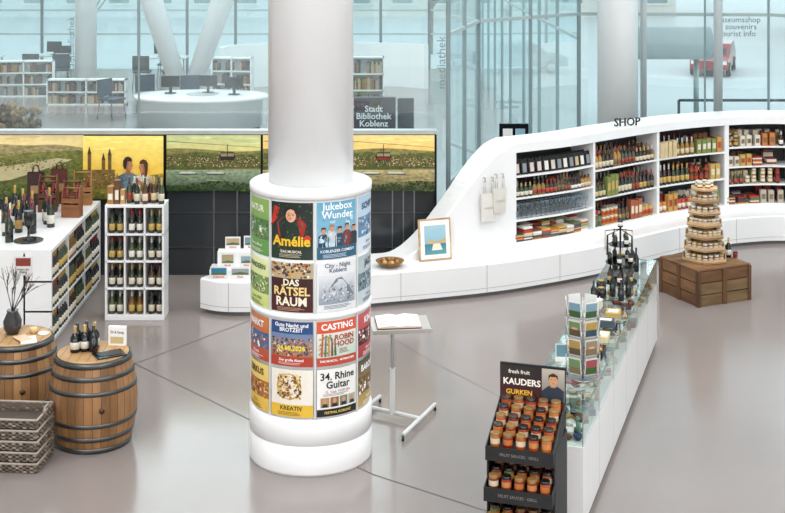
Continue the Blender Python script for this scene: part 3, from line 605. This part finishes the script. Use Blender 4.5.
for sx in (-1,1):
    pp=[(sx*.32,-.07,.445),(sx*.33,-.05,.50),(sx*.33,.05,.50),(sx*.32,.07,.445)]
    for q,r_ in zip(pp,pp[1:]): b.tube(q,r_,.010,'988c80','matte',6)
b.build('wicker_basket_stack',(-3.27,11.60,0),-.08)
# ------------------------------------------------------------ lectern
b=B()
def foot(xa,ya,xb,yb):
    b.tube((xa,ya,.055),(xb,yb,.055),.02,'d4d5d5','white',8)
    for x,y in ((xa,ya),(xb,yb)): b.tube((x-.012,y,.025),(x+.012,y,.025),.025,'2b2b2d','gloss',12); b.cyl(x,y,.03,.06,.012,'9a9a9a','metal',8)
foot(.093,12.07,.40,12.81); foot(-.36,12.46,-.12,13.02)
b.tube((-.24,12.74,.06),(.25,12.44,.06),.02,'d4d5d5','white')
b.bx(0,12.59,.05,.05,.05,.42,'dcdddd','white'); b.cyl(0,12.59,.45,.85,.017,'b9bbbc','metal',10)
b.at(0.07,12.57,.87,.12,.12,0)
b.box(-.27,.27,-.17,.17,0,.02,'b2aea8','white'); b.box(-.27,.27,-.185,-.17,0,.04,'b2aea8','white')
b.M=Matrix(); b.build('lectern',bevel=.002)
b=B(); b.at(0,0,0,.12,.12,0)
for sg in (-1,1):
    b.add([(0,-.13,.0),(sg*.2,-.13,0),(sg*.2,.13,0),(0,.13,0),(0,-.13,.014),(sg*.07,-.13,.026),(sg*.2,-.13,.012),(sg*.2,.13,.012),(sg*.07,.13,.026),(0,.13,.014)],[(0,1,2,3),(4,5,8,9),(5,6,7,8),(0,1,6,5,4),(3,2,7,8,9),(1,2,7,6)],'efebe4','paper')
    for i in range(6): b.bx(sg*.125,-.09+i*.035,.0205,.1,.006,.001,'8a8884','paper',0,0,sg*.1)
b.box(-.205,.205,-.135,.135,-.006,0,'8a3028','paper'); b.M=Matrix(); b.build('open_book',(.05,12.57,.902))
# ------------------------------------------------------------ glass counter
CR=-math.atan2(.3035,.953); CO=(1.91,12.56)
def cl(lx,ly): return (CO[0]+.953*lx+.3035*ly,CO[1]-.3035*lx+.953*ly)
b=B(); L=2.345; w=.25
b.box(-w+.04,w-.04,-L+.04,L-.04,0,.06,'77777a','matte'); b.box(-w,w,-L,L,.06,.66,'f1f0ef','white')
for i in range(-2,3): b.box(w-.001,w+.001,i*.78-.002,i*.78+.002,.06,.66,'b5b4b2','white')
b.box(-w+.02,w-.02,-L+.02,L-.02,.66,.664,'c4ccc6','matte')
def pane(q): b.add(q,[(0,1,2,3)],'ffffff','caseglass')
pane([(-w,-L,.918),(w,-L,.918),(w,L,.918),(-w,L,.918)])
for sx in (-1,1): pane([(sx*w,-L,.66),(sx*w,L,.66),(sx*w,L,.918),(sx*w,-L,.918)])
for sy in (-1,1): pane([(-w,sy*L,.66),(w,sy*L,.66),(w,sy*L,.918),(-w,sy*L,.918)])
for sx in (-1,1):
    b.box(min(sx*w,sx*(w-.006)),max(sx*w,sx*(w-.006)),-L,L,.910,.920,'8fa8a0','metal')
    for i in range(-3,4): b.bx(sx*(w-.006),i*.775,.66,.008,.008,.25,'b9c4c2','metal')
for i in range(-3,4): b.box(-w,w,i*.775-.003,i*.775+.003,.912,.9195,'8fa8a0','metal')
b.build('glass_display_counter',(CO[0],CO[1],0),CR)
b=B()
for i in range(260):
    lx=-.19+.38*R(); ly=-2.25+4.5*i/260; z=.665; k=R()
    c=random.choice(['b8ad98','6a3a20','2b3a5a','98291c','c9c4b8','99804a','4a5a4a','a9a9a9','a8721a','d0cdc6','5a7a6a','2a2a2a','8a6a3a'])
    if k<.55: b.bx(lx,ly,z,.08,.10,.012+.04*R(),c,'paper',R())
    elif k<.7: b.lathe(lx,ly,z,[(.02,0),(.035,.02),(.04,.04)],c,'gloss',10)
    elif k<.88: b.cyl(lx,ly,z,z+.06+.06*R(),.02,c,'gloss',10)
    else: b.ball(lx,ly,z+.025,.025,c,'gloss',8)
b.build('souvenir_trinkets',(CO[0],CO[1],0),CR)
ZC=.921
b=B(); b.cyl(0,0,0,.015,.1,'9a9c9e','metal',20); b.cyl(0,0,0,.66,.008,'b0b2b4','metal',8)
for f in range(6):
    a=f*math.pi/3+.2
    for lev in range(4):
        z=.07+lev*.15
        T_=Matrix.Rotation(a,4,'Z')@Matrix.Translation((0,-.12,z))
        b.M=T_; c=random.choice(['5a8aa0','98494c','6a8a5a','b0904a','4b5a7a','8d8068','906a72','7898a8','b8603a'])
        b.bx(0,0,0,.11,.006,.135,'d6d6d2','paper',0,.12); b.bx(0,-.004,.008,.10,.004,.118,c,'paper',0,.12)
        b.bx(0,-.008,.012,.10,.003,.05,random.choice(['3a5a2a','5a4a34','2a4a5a','7a6a4a']),'paper',0,.12)
        b.bx(.01*(R()-.5),-.011,.05+.03*R(),.05,.003,.02,random.choice(['f2e8c8','e8c05a','c8e0e8','e0a080']),'paper',0,.12)
        b.tube((-.055,-.018,.0),(.055,-.018,.0),.003,'8a8c8e','metal',5); b.tube((-.055,-.018,0),(-.055,.03,.03),.003,'8a8c8e','metal',5); b.tube((.055,-.018,0),(.055,.03,.03),.003,'8a8c8e','metal',5)
        b.M=Matrix()
b.build('postcard_rack',(*cl(.12,-1.60),ZC),.2)
b=B(FLAT)
for i,(u,l_,c) in enumerate(((-.08,0,'c998a0'),(.0,.03,'7aa4b8'),(.08,0,'90a088'),(-.04,.07,'98a878'),(.05,.08,'b8a880'))): b.rect(u-.04,u+.04,0,.14,l_,'e6e5e2'); b.rect(u-.032,u+.032,.02,.125,l_+.002,c,1,'paper')
b.map=None; b.box(-.14,.14,-.1,.02,0,.012,'e8e8e6'); b.build('greeting_card_stand',(*cl(-.10,-1.90),ZC),CR)
b=B(); b.box(-.09,.09,-.10,.10,0,.01,'151515'); 
for sx in (-1,1): b.box(sx*.09-.004,sx*.09+.004,-.10,.10,0,.05,'151515'); b.box(-.09,.09,sx*.10-.004,sx*.10+.004,0,.05,'151515')
for i in range(12): b.ball(-.06+.04*(i%4),-.06+.06*(i//4),.035,.022,random.choice(['8a2a24','2f4a3a','c8a032']),'gloss',8)
b.build('trinket_tray',(*cl(.1,-.95),ZC),CR)
for i,ly in enumerate((-1.2,-.5,.1)):
    b=B(FLAT); b.rect(-.06,.06,0,.14,0,'f4f3f0'); b.rect(-.05,.05,.03,.13,.002,['6a98a8','b88880','a8a880'][i],1,'paper'); b.map=None; b.box(-.06,.06,-.04,.03,0,.006,'e8e8e6'); b.build('price_card',(*cl(-.12,ly),ZC),CR+.2)
b=B()
for i,(x,y,sx,sy,h,c) in enumerate(((.1,-.55,.14,.18,.05,'d8c8a0'),(-.12,-.2,.12,.16,.03,'8a3a2c'),(.08,-.15,.16,.12,.06,'3a4a52'),(.1,.2,.13,.17,.04,'b89a5a'),(-.1,.38,.12,.12,.08,'e0d8c8'))):
    b.bx(x,y,0,sx,sy,h,c,'paper',.2*(R()-.5)); b.bx(x,y,h,sx*.7,sy*.5,.003,'ece6da','paper'); 
b.build('counter_gift_boxes',(CO[0],CO[1],ZC),CR)
# open tiered black rack with liqueur bottles
b=B(); K='141416'
b.cyl(0,0,0,.015,.17,K,'gloss',24); b.cyl(0,0,0,.56,.010,K,'metal',8)
for z,r in ((.20,.15),(.38,.12)):
    b.cyl(0,0,z,z+.008,r,K,'gloss',24)
    for i in range(5 if z<.3 else 4):
        a=i*2*math.pi/(5 if z<.3 else 4)+.4; bottle(b,(r-.04)*math.cos(a),(r-.04)*math.sin(a),z+.008,.14,.024,'17181a',random.choice(['1c1c1e','e9e4d8','c9c4b8']),'a8863a' if i%2 else 'b8b8b8',10)
for i in range(6):
    a=i*math.pi/3; bottle(b,.12*math.cos(a),.12*math.sin(a),.015,.15,.026,random.choice(['101214','3a1a14']),random.choice(['e9e4d8','1c1c1e','b8a060']),'111111',10)
bottle(b,0,0,.56,.13,.026,'101214','e9e4d8','a8863a',10)
for a in (0.3,2.2,3.4,5.0):
    dx,dy=math.cos(a),math.sin(a); b.tube((0,0,.54),(dx*.17,dy*.17,.50),.005,K,'metal',6); b.add([(dx*.17-.008,dy*.17,.50),(dx*.17+.008,dy*.17,.50),(dx*.17+.012,dy*.17,.30),(dx*.17-.012,dy*.17,.30),(dx*.17-.008,dy*.17+.004,.50),(dx*.17+.008,dy*.17+.004,.50),(dx*.17+.012,dy*.17+.004,.30),(dx*.17-.012,dy*.17+.004,.30)],[(0,1,2,3),(4,5,6,7),(0,1,5,4),(1,2,6,5),(2,3,7,6),(3,0,4,7)],'e0dcd4' if a<3 else K)
b.build('tiered_bottle_stand',(*cl(.0,1.35),ZC),.3)
b=B()
for i,(x,y) in enumerate(((-.1,.75),(0,.82),(.1,.7),(-.14,1.0),(.12,.98),(-.12,1.8),(0,1.9),(.1,1.8),(.02,2.1),(-.1,2.1),(-.15,.6),(.15,.85))): 
    if i%3: bottle(b,x,y,0,.2+.05*(i%2),.03,'111214',random.choice(['1c1c1e','e9e4d8']),'111111',10)
    else: b.cyl(x,y,0,.09,.05,'161616','gloss',16); b.cyl(x,y,.09,.1,.03,'a8863a','gloss',12)
b.build('liqueur_bottles',(CO[0],CO[1],ZC),CR)
# ------------------------------------------------------------ sauce jar display stand
b=B(); w=.245; K='19191b'
b.box(-w+.02,w-.02,-.22,.26,0,.25,K,'matte')
tiers=[(1.04,-.25,.20,.18),(.72,-.30,.15,.13),(.46,-.34,.1,.13)]
for zb,yf,yb,dz in tiers:
    zf=zb-dz
    b.add([(-w,yf,zf),(w,yf,zf),(w,yb,zb),(-w,yb,zb),(-w,yf,zf-.02),(w,yf,zf-.02),(w,yb,zb-.02),(-w,yb,zb-.02)],[(0,1,2,3),(4,5,6,7),(0,1,5,4),(1,2,6,5),(2,3,7,6),(3,0,4,7)],'2a2a2c')
    b.box(-w,w,yf-.008,yf,zf-.05,zf+.05,K)
    b.map=FLAT; b.text(0,zf,.035,'FRUIT SAUCES · GRILL',-yf+.009,'8a867e',0,'paper',0,.28); b.map=None
    for sx in (-1,1): b.add([(sx*w,yf,zf-.05),(sx*w,yb,zb-.09),(sx*w,yb,zb+.07),(sx*w,yf,zf+.05),(sx*(w-.008),yf,zf-.05),(sx*(w-.008),yb,zb-.09),(sx*(w-.008),yb,zb+.07),(sx*(w-.008),yf,zf+.05)],[(0,1,2,3),(4,5,6,7),(0,1,5,4),(1,2,6,5),(2,3,7,6),(3,0,4,7)],K)
for sx in (-1,1): b.box(sx*(w-.004)-.006,sx*(w-.004)+.006,-.2,.26,.2,.9,K)
b.box(-w,w,.21,.225,.2,1.36,K)
b.map=FLAT; l=-.205
b.rect(-w,w,1.06,1.345,l,'4a1016',1,'paper','1e1a1c'); b.rect(-w,w,1.06,1.10,l+.002,'a8311c'); b.rect(-w,.02,1.27,1.345,l+.002,'26221f')
b.text(-.08,1.225,.10,'KAUDERS',l+.004,'f2ece0',0,'paper',.03,.28); b.text(-.1,1.15,.05,'GURKEN',l+.004,'e8b23a',0,'paper',.03); b.text(-.1,1.30,.04,'fresh fruit',l+.004,'e8e2d6'); b.text(0,1.08,.03,'handmade sauces and spreads',l+.004,'f6eee0')
b.rect(.07,.24,1.10,1.345,l+.003,'6a625a',1,'paper','b8b0a4')
b.poly([(.07,1.10),(.23,1.10),(.235,1.19),(.19,1.22),(.12,1.22),(.07,1.18)],l+.004,'24303f'); b.poly([(.135,1.21),(.175,1.21),(.17,1.24),(.14,1.24)],l+.0045,'c08a68'); b.ell(.155,1.262,.032,.042,l+.005,'d0986f'); b.poly([(.12,1.265),(.122,1.30),(.155,1.318),(.188,1.30),(.19,1.265),(.178,1.29),(.132,1.29)],l+.006,'3a2416')
b.rect(.14,.146,1.268,1.273,l+.007,'1a1210'); b.rect(.165,.171,1.268,1.273,l+.007,'1a1210'); b.rect(.145,.166,1.238,1.242,l+.007,'8a3a30'); b.map=None
b.build('sauce_display_stand',(.97,9.83,0),CR)
b=B()
for ti,(zb,yf,yb,dz) in enumerate(tiers):
    for r in range(5 if ti==0 else 4):
        for c in range(5):
            y=yf+.05+r*.088; z=zb-dz+(y+.035-yf)*dz/(yb-yf)+.002
            jar(b,-.185+c*.0925,y,z,.10,.036,random.choice(['b0481a','983216','b85e22','842216','a84218'] if ti<1 else ['7a1a16','5a6a2a','982c1a','7a2818','a04c1c']),random.choice(['7a5c34','2a2a2a','3a332a','8a6a3a','1c1a18']),random.choice(['d0c0a4','c0804a','b86a34']),12)
b.build('sauce_jars',(.97,9.83,0),CR)
# ------------------------------------------------------------ wooden crate + tiered tower
b=B(); cw,cd,ch=.77,.75,.42
def pl(x0,x1,y0,y1,z0,z1): b.box(x0,x1,y0,y1,z0,z1,random.choice(['7a5636','68482c','866444','725a3c']),'woodh')
for i in range(3):
    z=i*.14+.004
    pl(-cw/2,cw/2,-cd/2,-cd/2+.02,z,z+.128); pl(-cw/2,cw/2,cd/2-.02,cd/2,z,z+.128)
    pl(-cw/2,-cw/2+.02,-cd/2+.02,cd/2-.02,z,z+.128); pl(cw/2-.02,cw/2,-cd/2+.02,cd/2-.02,z,z+.128)
b.box(-cw/2+.03,cw/2-.03,-cd/2+.03,cd/2-.03,0,ch-.01,'1e140c')
for i in range(6): pl(-cw/2-.005,cw/2+.005,-cd/2+i*.125,-cd/2+i*.125+.119,ch,ch+.018)
for sx in (-1,1):
    for sy in (-1,1):
        b.box(sx*cw/2-.035 if sx>0 else -cw/2-.012,cw/2+.012 if sx>0 else -cw/2+.035,sy*(cd/2)-(.012 if sy<0 else 0),sy*(cd/2)+(.012 if sy>0 else 0),0,ch,'5a3c24','wood')
        b.box(sx*(cw/2)-(.012 if sx<0 else 0),sx*(cw/2)+(.012 if sx>0 else 0),sy*cd/2-.04 if sy>0 else -cd/2,cd/2 if sy>0 else -cd/2+.04,0,ch,'5a3c24','wood')
b.box(-.03,.03,-cd/2-.013,-cd/2,0,ch,'5a3c24','wood'); b.box(-cw/2-.013,-cw/2,-.03,.03,0,ch,'5a3c24','wood')
b.build('wooden_crate',(3.81,16.6,0),math.radians(25))
b=B()
for t in range(6):
    r=.30-.02*t; z=t*.142; n=6
    b.lathe(0,0,z,[(r*.96,0),(r,.006),(r,.05),(r-.012,.05),(r-.014,.012)],['c8a67a','d0b088','bc9a6e'][t%3],'woodh',n,False,.3)
    b.lathe(0,0,z,[(r+.001,.012),(r+.001,.02)],'7a5a38','woodh',n,False,.3)
    b.lathe(0,0,z,[(r*.5,.01),(r*.5,.142)],'8a6842','woodh',n,False,.3)
    ra=r*.86-.045
    for i in range(n):
        a=.3+i*2*math.pi/n; c0=Vector((math.cos(a),math.sin(a)))*(ra); c1=Vector((math.cos(a+2*math.pi/n),math.sin(a+2*math.pi/n)))*(ra); k=3 if t<4 else 2
        for j in range(k):
            p=c0.lerp(c1,(j+.15)/k); jar(b,p.x*1.08,p.y*1.08,z+.012,.085,.032,random.choice(['8f4a1f','6a2a1a','a8772a','7a1c18','b8904a']),random.choice(['d0c6b0','c8b890','b09868','d8d2c4']),'d8d0bc',8)
b.lathe(0,0,.852,[(.17,0),(.18,.01),(.18,.03),(.165,.03)],'c8a67a','woodh',6,False,.3)
for i in range(5): jar(b,.08*math.cos(i*1.26),.08*math.sin(i*1.26),.882,.07,.034,'8f5a1f','c8bca0','f0ead8',8)
b.build('tiered_preserve_tower',(3.81,16.62,.44))
b=B(); bottle(b,0,0,0,.24,.035,'14181a','e9e4d8','c8a032',12); jar(b,.08,-.02,0,.07,.03,'8a2a1c','1c1c1c'); b.build('syrup_bottle',(4.13,16.72,.439))
# ------------------------------------------------------------ columns at the facade
for i,(x,y,r) in enumerate(((3.46,20.9,.31),(5.1,21.3,.07),(3.95,21.4,.05),(6.35,21.1,.09))):
    b=B(); b.cyl(x,y,0,8.98,r,'f3f4f4' if r>.2 else 'c8cfd0','white',32); b.lathe(x,y,0,[(r+.03,0),(r+.03,.04),(r,.06)],'b0b4b5','metal',32); b.build('round_column' if r>.2 else 'steel_post')
b=B(); b.box(-.21,.21,0,.06,.9,1.62,'17191c','gloss'); b.cyl(0,.03,0,.9,.03,'2a2c30','metal'); b.cyl(0,.03,0,.02,.2,'2a2c30','metal',20); b.map=FLAT
b.rect(-.16,-.02,1.35,1.55,.003,'e8e8e6',1,'paper'); b.rect(.02,.16,1.2,1.55,.003,'8fb0c0',1,'paper'); b.build('information_display',(1.75,19.6,0))
b=B(); b.box(-.33,.33,0,.1,0,1.72,'3a2f3c','matte'); b.box(.36,.62,.02,.1,0,1.7,'1f1f24','matte'); b.map=FLAT; b.text(-.02,1.42,.15,'Stadt\nBibliothek\nKoblenz',.004,'f4f2f4',0,'paper',.02,.56); b.build('library_sign',(-.28,21.6,0))
b=B(); b.tube((-1.0,0,1.95),(1.0,0,1.95),.36,'a8b2b2','matte',24); b.cyl(-.7,0,-.3,1.7,.06,'8d9696','metal'); b.cyl(.7,0,-.3,1.7,.06,'8d9696','metal'); b.build('reflection_drum',(6.0,30,-.2))  # made-up drum on posts, modelled for a grey oval taken as a likely reflection
# ------------------------------------------------------------ library furnishing
def strut(p0,p1,r,r1): 
    b=B(); b.tube(p0,p1,r,'fafafa','white',24,r1); b.build('slanted_column')
strut((-5.0,32.7,0),(-7.8,32.7,8.9),.20,.45); strut((-4.95,32.7,0),(-1.9,32.7,8.9),.20,.45)
b=B(); b.cyl(-8.0,35.5,0,8.98,.28,W,'white',24); b.build('round_column')
b=B(); b.cyl(-10.4,31,0,8.98,.28,W,'white',24); b.build('round_column')
b=B(); vs=[];fs=[];n=24
for i in range(n+1):
    a=math.pi*(.15+.9*i/n); 
    for rr_,zz_ in ((1.9,0),(1.9,1.15),(1.82,1.15),(1.82,0)): vs.append((rr_*math.cos(a)*1.5,rr_*math.sin(a)*.7,zz_))
for i in range(n):
    for j in range(4): fs.append((i*4+j,(i+1)*4+j,(i+1)*4+(j+1)%4,i*4+(j+1)%4))
fs+=[(0,1,2,3),(n*4+3,n*4+2,n*4+1,n*4)]
b.add(vs,fs,'f6f7f7','white',False); b.build('curved_screen_wall',(-1.6,35.0,0))
b=B()
b.lathe(0,0,0,[(1.25,0),(1.25,.06),(1.3,.07),(1.32,.62),(1.45,.66),(1.45,.72),(1.1,.72)],['7a8084','7a8084','e8eaea','e8eaea','f2f3f3','f2f3f3'],'white',40,True,0,1,.62); b.lathe(0,.1,0,[(.35,.72),(.35,.73)],'b8bcbc','white',20)
b.build('service_desk',(-4.1,29.2,0))
b=B()
for x,y in ((-.7,.2),(.1,.3),(.7,0)):
    b.box(x-.2,x+.2,y-.01,y+.01,.86,1.1,'15191d','gloss'); b.box(x-.03,x+.03,y,y+.03,.732,.88,'2a2e32'); b.box(x-.12,x+.12,y-.08,y+.08,.732,.74,'2a2e32')
b.build('desk_monitors',(-4.1,29.2,0))
def bookcase(x,y,w,h,rz=0,n=3):
    b=B(); b.box(-w/2,w/2,.28,.3,0,h,W,'white')
    for i in range(n+1): b.box(-w/2,w/2,0,.3,i*(h-.03)/n,i*(h-.03)/n+.03,W,'white')
    k=max(2,int(w/.7))
    for i in range(k+1): b.box(-w/2+i*(w-.03)/k,-w/2+i*(w-.03)/k+.03,0,.3,0,h,W,'white')
    for i in range(n):
        q=-w/2+.04
        while q<w/2-.06:
            t=.03+.03*R(); b.box(q,q+t,.06,.25,i*(h-.03)/n+.03,i*(h-.03)/n+.03+(h/n)*(.5+.25*R()),random.choice(['6a4034','3b424a','b8a284','98703a','4a4a3a','98723a','3a4248','b0a090','7a4030']),'paper'); q+=t+(.15 if R()<.12 else .002)
    b.build('bookcase',(x,y,0),rz)
bookcase(-7.35,32.6,1.9,.62,0,2); bookcase(-3.75,31.6,.95,1.25,-.1,4); bookcase(-9.6,34,2.2,.9,.1,3); bookcase(-1.2,32.2,2,1.2,0,3); bookcase(-11.0,28,2.4,.9,.4,3)
def chair(x,y,rz,c='3a4a58'):
    b=B(); b.box(-.22,.22,-.22,.22,.43,.47,c); b.box(-.22,.22,.2,.23,.5,.88,c)
    for sx in (-1,1):
        for sy in (-1,1): b.tube((sx*.18,sy*.18,.43),(sx*.22,sy*.23,0),.013,'6a6c6e','metal',6)
        b.tube((sx*.2,.21,.45),(sx*.2,.215,.6),.012,'6a6c6e','metal',6)
    b.build('library_chair',(x,y,0),rz)
def table(x,y,w=1.4,d=.7,c='c9c6c0'):
    b=B(); b.box(-w/2,w/2,-d/2,d/2,.71,.74,c,'white')
    for sx in (-1,1):
        for sy in (-1,1): b.tube((sx*(w/2-.06),sy*(d/2-.06),.71),(sx*(w/2-.06),sy*(d/2-.06),0),.02,'6a6c6e','metal',6)
    b.box(-.2,.2,-.01,.01,.82,1.1,'15181c','gloss'); b.box(-.02,.02,0,.03,.74,.84,'1b1e22'); b.box(-.1,.1,-.06,.06,.74,.748,'1b1e22')
    b.build('reading_table',(x,y,0))
for x,y in ((-11.2,36.5),(-9.2,37),(-6.2,36.5),(-3.0,38),(-12.8,33)):
    table(x,y); chair(x-.35,y-.9,math.pi,'1b2025'); chair(x+.4,y-.95,math.pi+.3,'2a3a48'); chair(x,y+.8,0,'1b1f24')
for x,y,a in ((-4.6,31.1,.3),(-5.6,31.2,.5),(-6.3,30.5,1),(-2.2,28,.8)): chair(x,y,a,'1f354a')
b=B(); b.lathe(0,0,0,[(.2,0),(.26,.4),(.24,.42)],'5a5450','matte',20)
for i in range(110):
    a=R()*6.28; q=R(); d=Vector((math.cos(a)*q*.5,math.sin(a)*q*.5,1.35+.4*R())); b.tube((0,0,.4),tuple(d),.006,'7a5a38','foliage',4); b.ball(d.x,d.y,d.z,.05,random.choice(['8a6a40','98784a','6a4a2a']),'foliage',6)
b.build('dried_plant_pot',(-5.75,20.4,0))
# ------------------------------------------------------------ street side
def building(x,y,w,d,h,c,z=-3):
    b=B(); b.box(-w/2,w/2,0,d,0,h,c); n=int(w/3)
    for i in range(n):
        for k in range(int(h/3.2)):
            b.box(-w/2+1+i*3,-w/2+2.4+i*3,-.05,.02,1.0+k*3.2,2.8+k*3.2,'7f9096','gloss'); b.box(-w/2+.9+i*3,-w/2+2.5+i*3,-.12,0,.9+k*3.2,1.0+k*3.2,'e4e4e0')
    b.add([(-w/2-.3,-.3,h),(w/2+.3,-.3,h),(w/2+.3,d+.3,h),(-w/2-.3,d+.3,h),(-w/2+2,d/2,h+3),(w/2-2,d/2,h+3)],[(0,1,5,4),(1,2,5),(2,3,4,5),(3,0,4)],'6c5a54'); b.build('town_building',(x,y,z))
building(8,96,24,12,13,'d8d4cc'); building(34,76,16,12,12,'a8886c'); building(-18,96,24,12,13,'d4dada'); building(-46,90,28,12,12,'dcd6cc')
def tree(x,y,z,h=7):
    b=B(); b.tube((0,0,0),(.1,0,h*.5),.14,'6f6358','matte',8,.1)
    for i in range(9):
        a=i*.7; e=(math.cos(a)*1.4,math.sin(a)*1.4,h*(.6+.04*i)); b.tube((.1,0,h*(.35+.02*i)),e,.05,'6f6358','matte',6,.02); b.ball(*e,.75,random.choice(['6a7a42','5d6f3a','78864e']),'foliage',9)
    b.build('street_tree',(x,y,z))
for x,y in ((-22,60),(-14,62),(2,72),(25,70),(31,62)): tree(x,y,-3)
def car(x,y,z,rz,c):
    b=B(); prof=[(-2.1,.35),(2.1,.35),(2.12,.75),(1.2,.92),(.6,1.42),(-1.1,1.45),(-1.8,.98),(-2.12,.9)]
    n=len(prof); vs=[(u,-.85,v) for u,v in prof]+[(u,.85,v) for u,v in prof]
    b.add(vs,[tuple(range(n)),tuple(range(n,2*n))]+[(i,(i+1)%n,n+(i+1)%n,n+i) for i in range(n)],c,'gloss')
    for sy in (-1,1):
        yy=sy*.856; b.add([(1.05,yy,.95),(.55,yy,1.36),(-1.05,yy,1.38),(-1.6,yy,1.0)],[(0,1,2,3)],'22292e','gloss')
        for xx in (-1.3,1.3): b.tube((xx,sy*.72,.32),(xx,sy*.9,.32),.32,'1b1b1c','matte',16); b.tube((xx,sy*.88,.32),(xx,sy*.91,.32),.18,'b5b7b9','metal',12)
    b.add([(1.18,-.7,.95),(1.18,.7,.95),(.64,.65,1.38),(.64,-.65,1.38)],[(0,1,2,3)],'2a3238','gloss')
    b.box(2.08,2.14,-.8,-.5,.6,.75,'f0f0e8','gloss'); b.box(2.08,2.14,.5,.8,.6,.75,'f0f0e8','gloss'); b.build('parked_car',(x,y,z),rz)
car(15.1,64,-3,-1.9,'9a3a36'); car(6.0,64,-3,.1,'7f8386'); car(22,62,-3,.1,'5a656f')
b=B(); b.tube((-1.2,0,.9),(-1.2,0,0),.03,'4a5054','metal'); b.tube((1.2,0,.9),(1.2,0,0),.03,'4a5054','metal'); b.tube((-1.2,0,.9),(1.2,0,.9),.03,'4a5054','metal'); b.tube((-1.2,0,.5),(1.2,0,.5),.02,'4a5054','metal'); b.build('bicycle_rail',(7.2,28.5,-.2))
# ------------------------------------------------------------ lights
def area(x,y,z,sx,sy,e,col=(1,1,1),rot=(0,0,0)):
    l=bpy.data.lights.new('ceiling_and_fill_light','AREA'); l.shape='RECTANGLE'; l.size=sx; l.size_y=sy; l.energy=e; l.color=col
    o=bpy.data.objects.new('ceiling_and_fill_light',l); sc.collection.objects.link(o); o.location=(x,y,z); o.rotation_euler=rot
for x,y,e in ((-5,0,740),(5,0,740),(-5,6,320),(5,6,320),(-5,13,245),(2.5,13,245),(-1,18,230),(5.5,16,235)): area(x,y,8.8,5,4,e,(.99,.99,1))  # the pair over the camera is added fill that brightens the poster column
for x,y in ((-9,26),(-3,26),(-9,34),(-3,34)): area(x,y,8.8,6,6,400,(.97,1,1))
w=bpy.data.worlds.new('sky'); sc.world=w; w.use_nodes=True; nt=w.node_tree; nt.nodes.clear()
o=nt.nodes.new('ShaderNodeOutputWorld'); g=nt.nodes.new('ShaderNodeBackground'); g.inputs[0].default_value=(.84,.95,1,1); g.inputs[1].default_value=1.75
nt.links.new(g.outputs[0],o.inputs[0])
sc.view_settings.view_transform='Standard'
# ------------------------------------------------------------ camera
cam=bpy.data.cameras.new('camera'); co=bpy.data.objects.new('camera',cam); sc.collection.objects.link(co)
co.location=(0,0,4.73); co.rotation_euler=(math.pi/2,0,0); cam.sensor_width=36; cam.lens=62.37; cam.shift_y=-.444; cam.clip_end=500
sc.camera=co
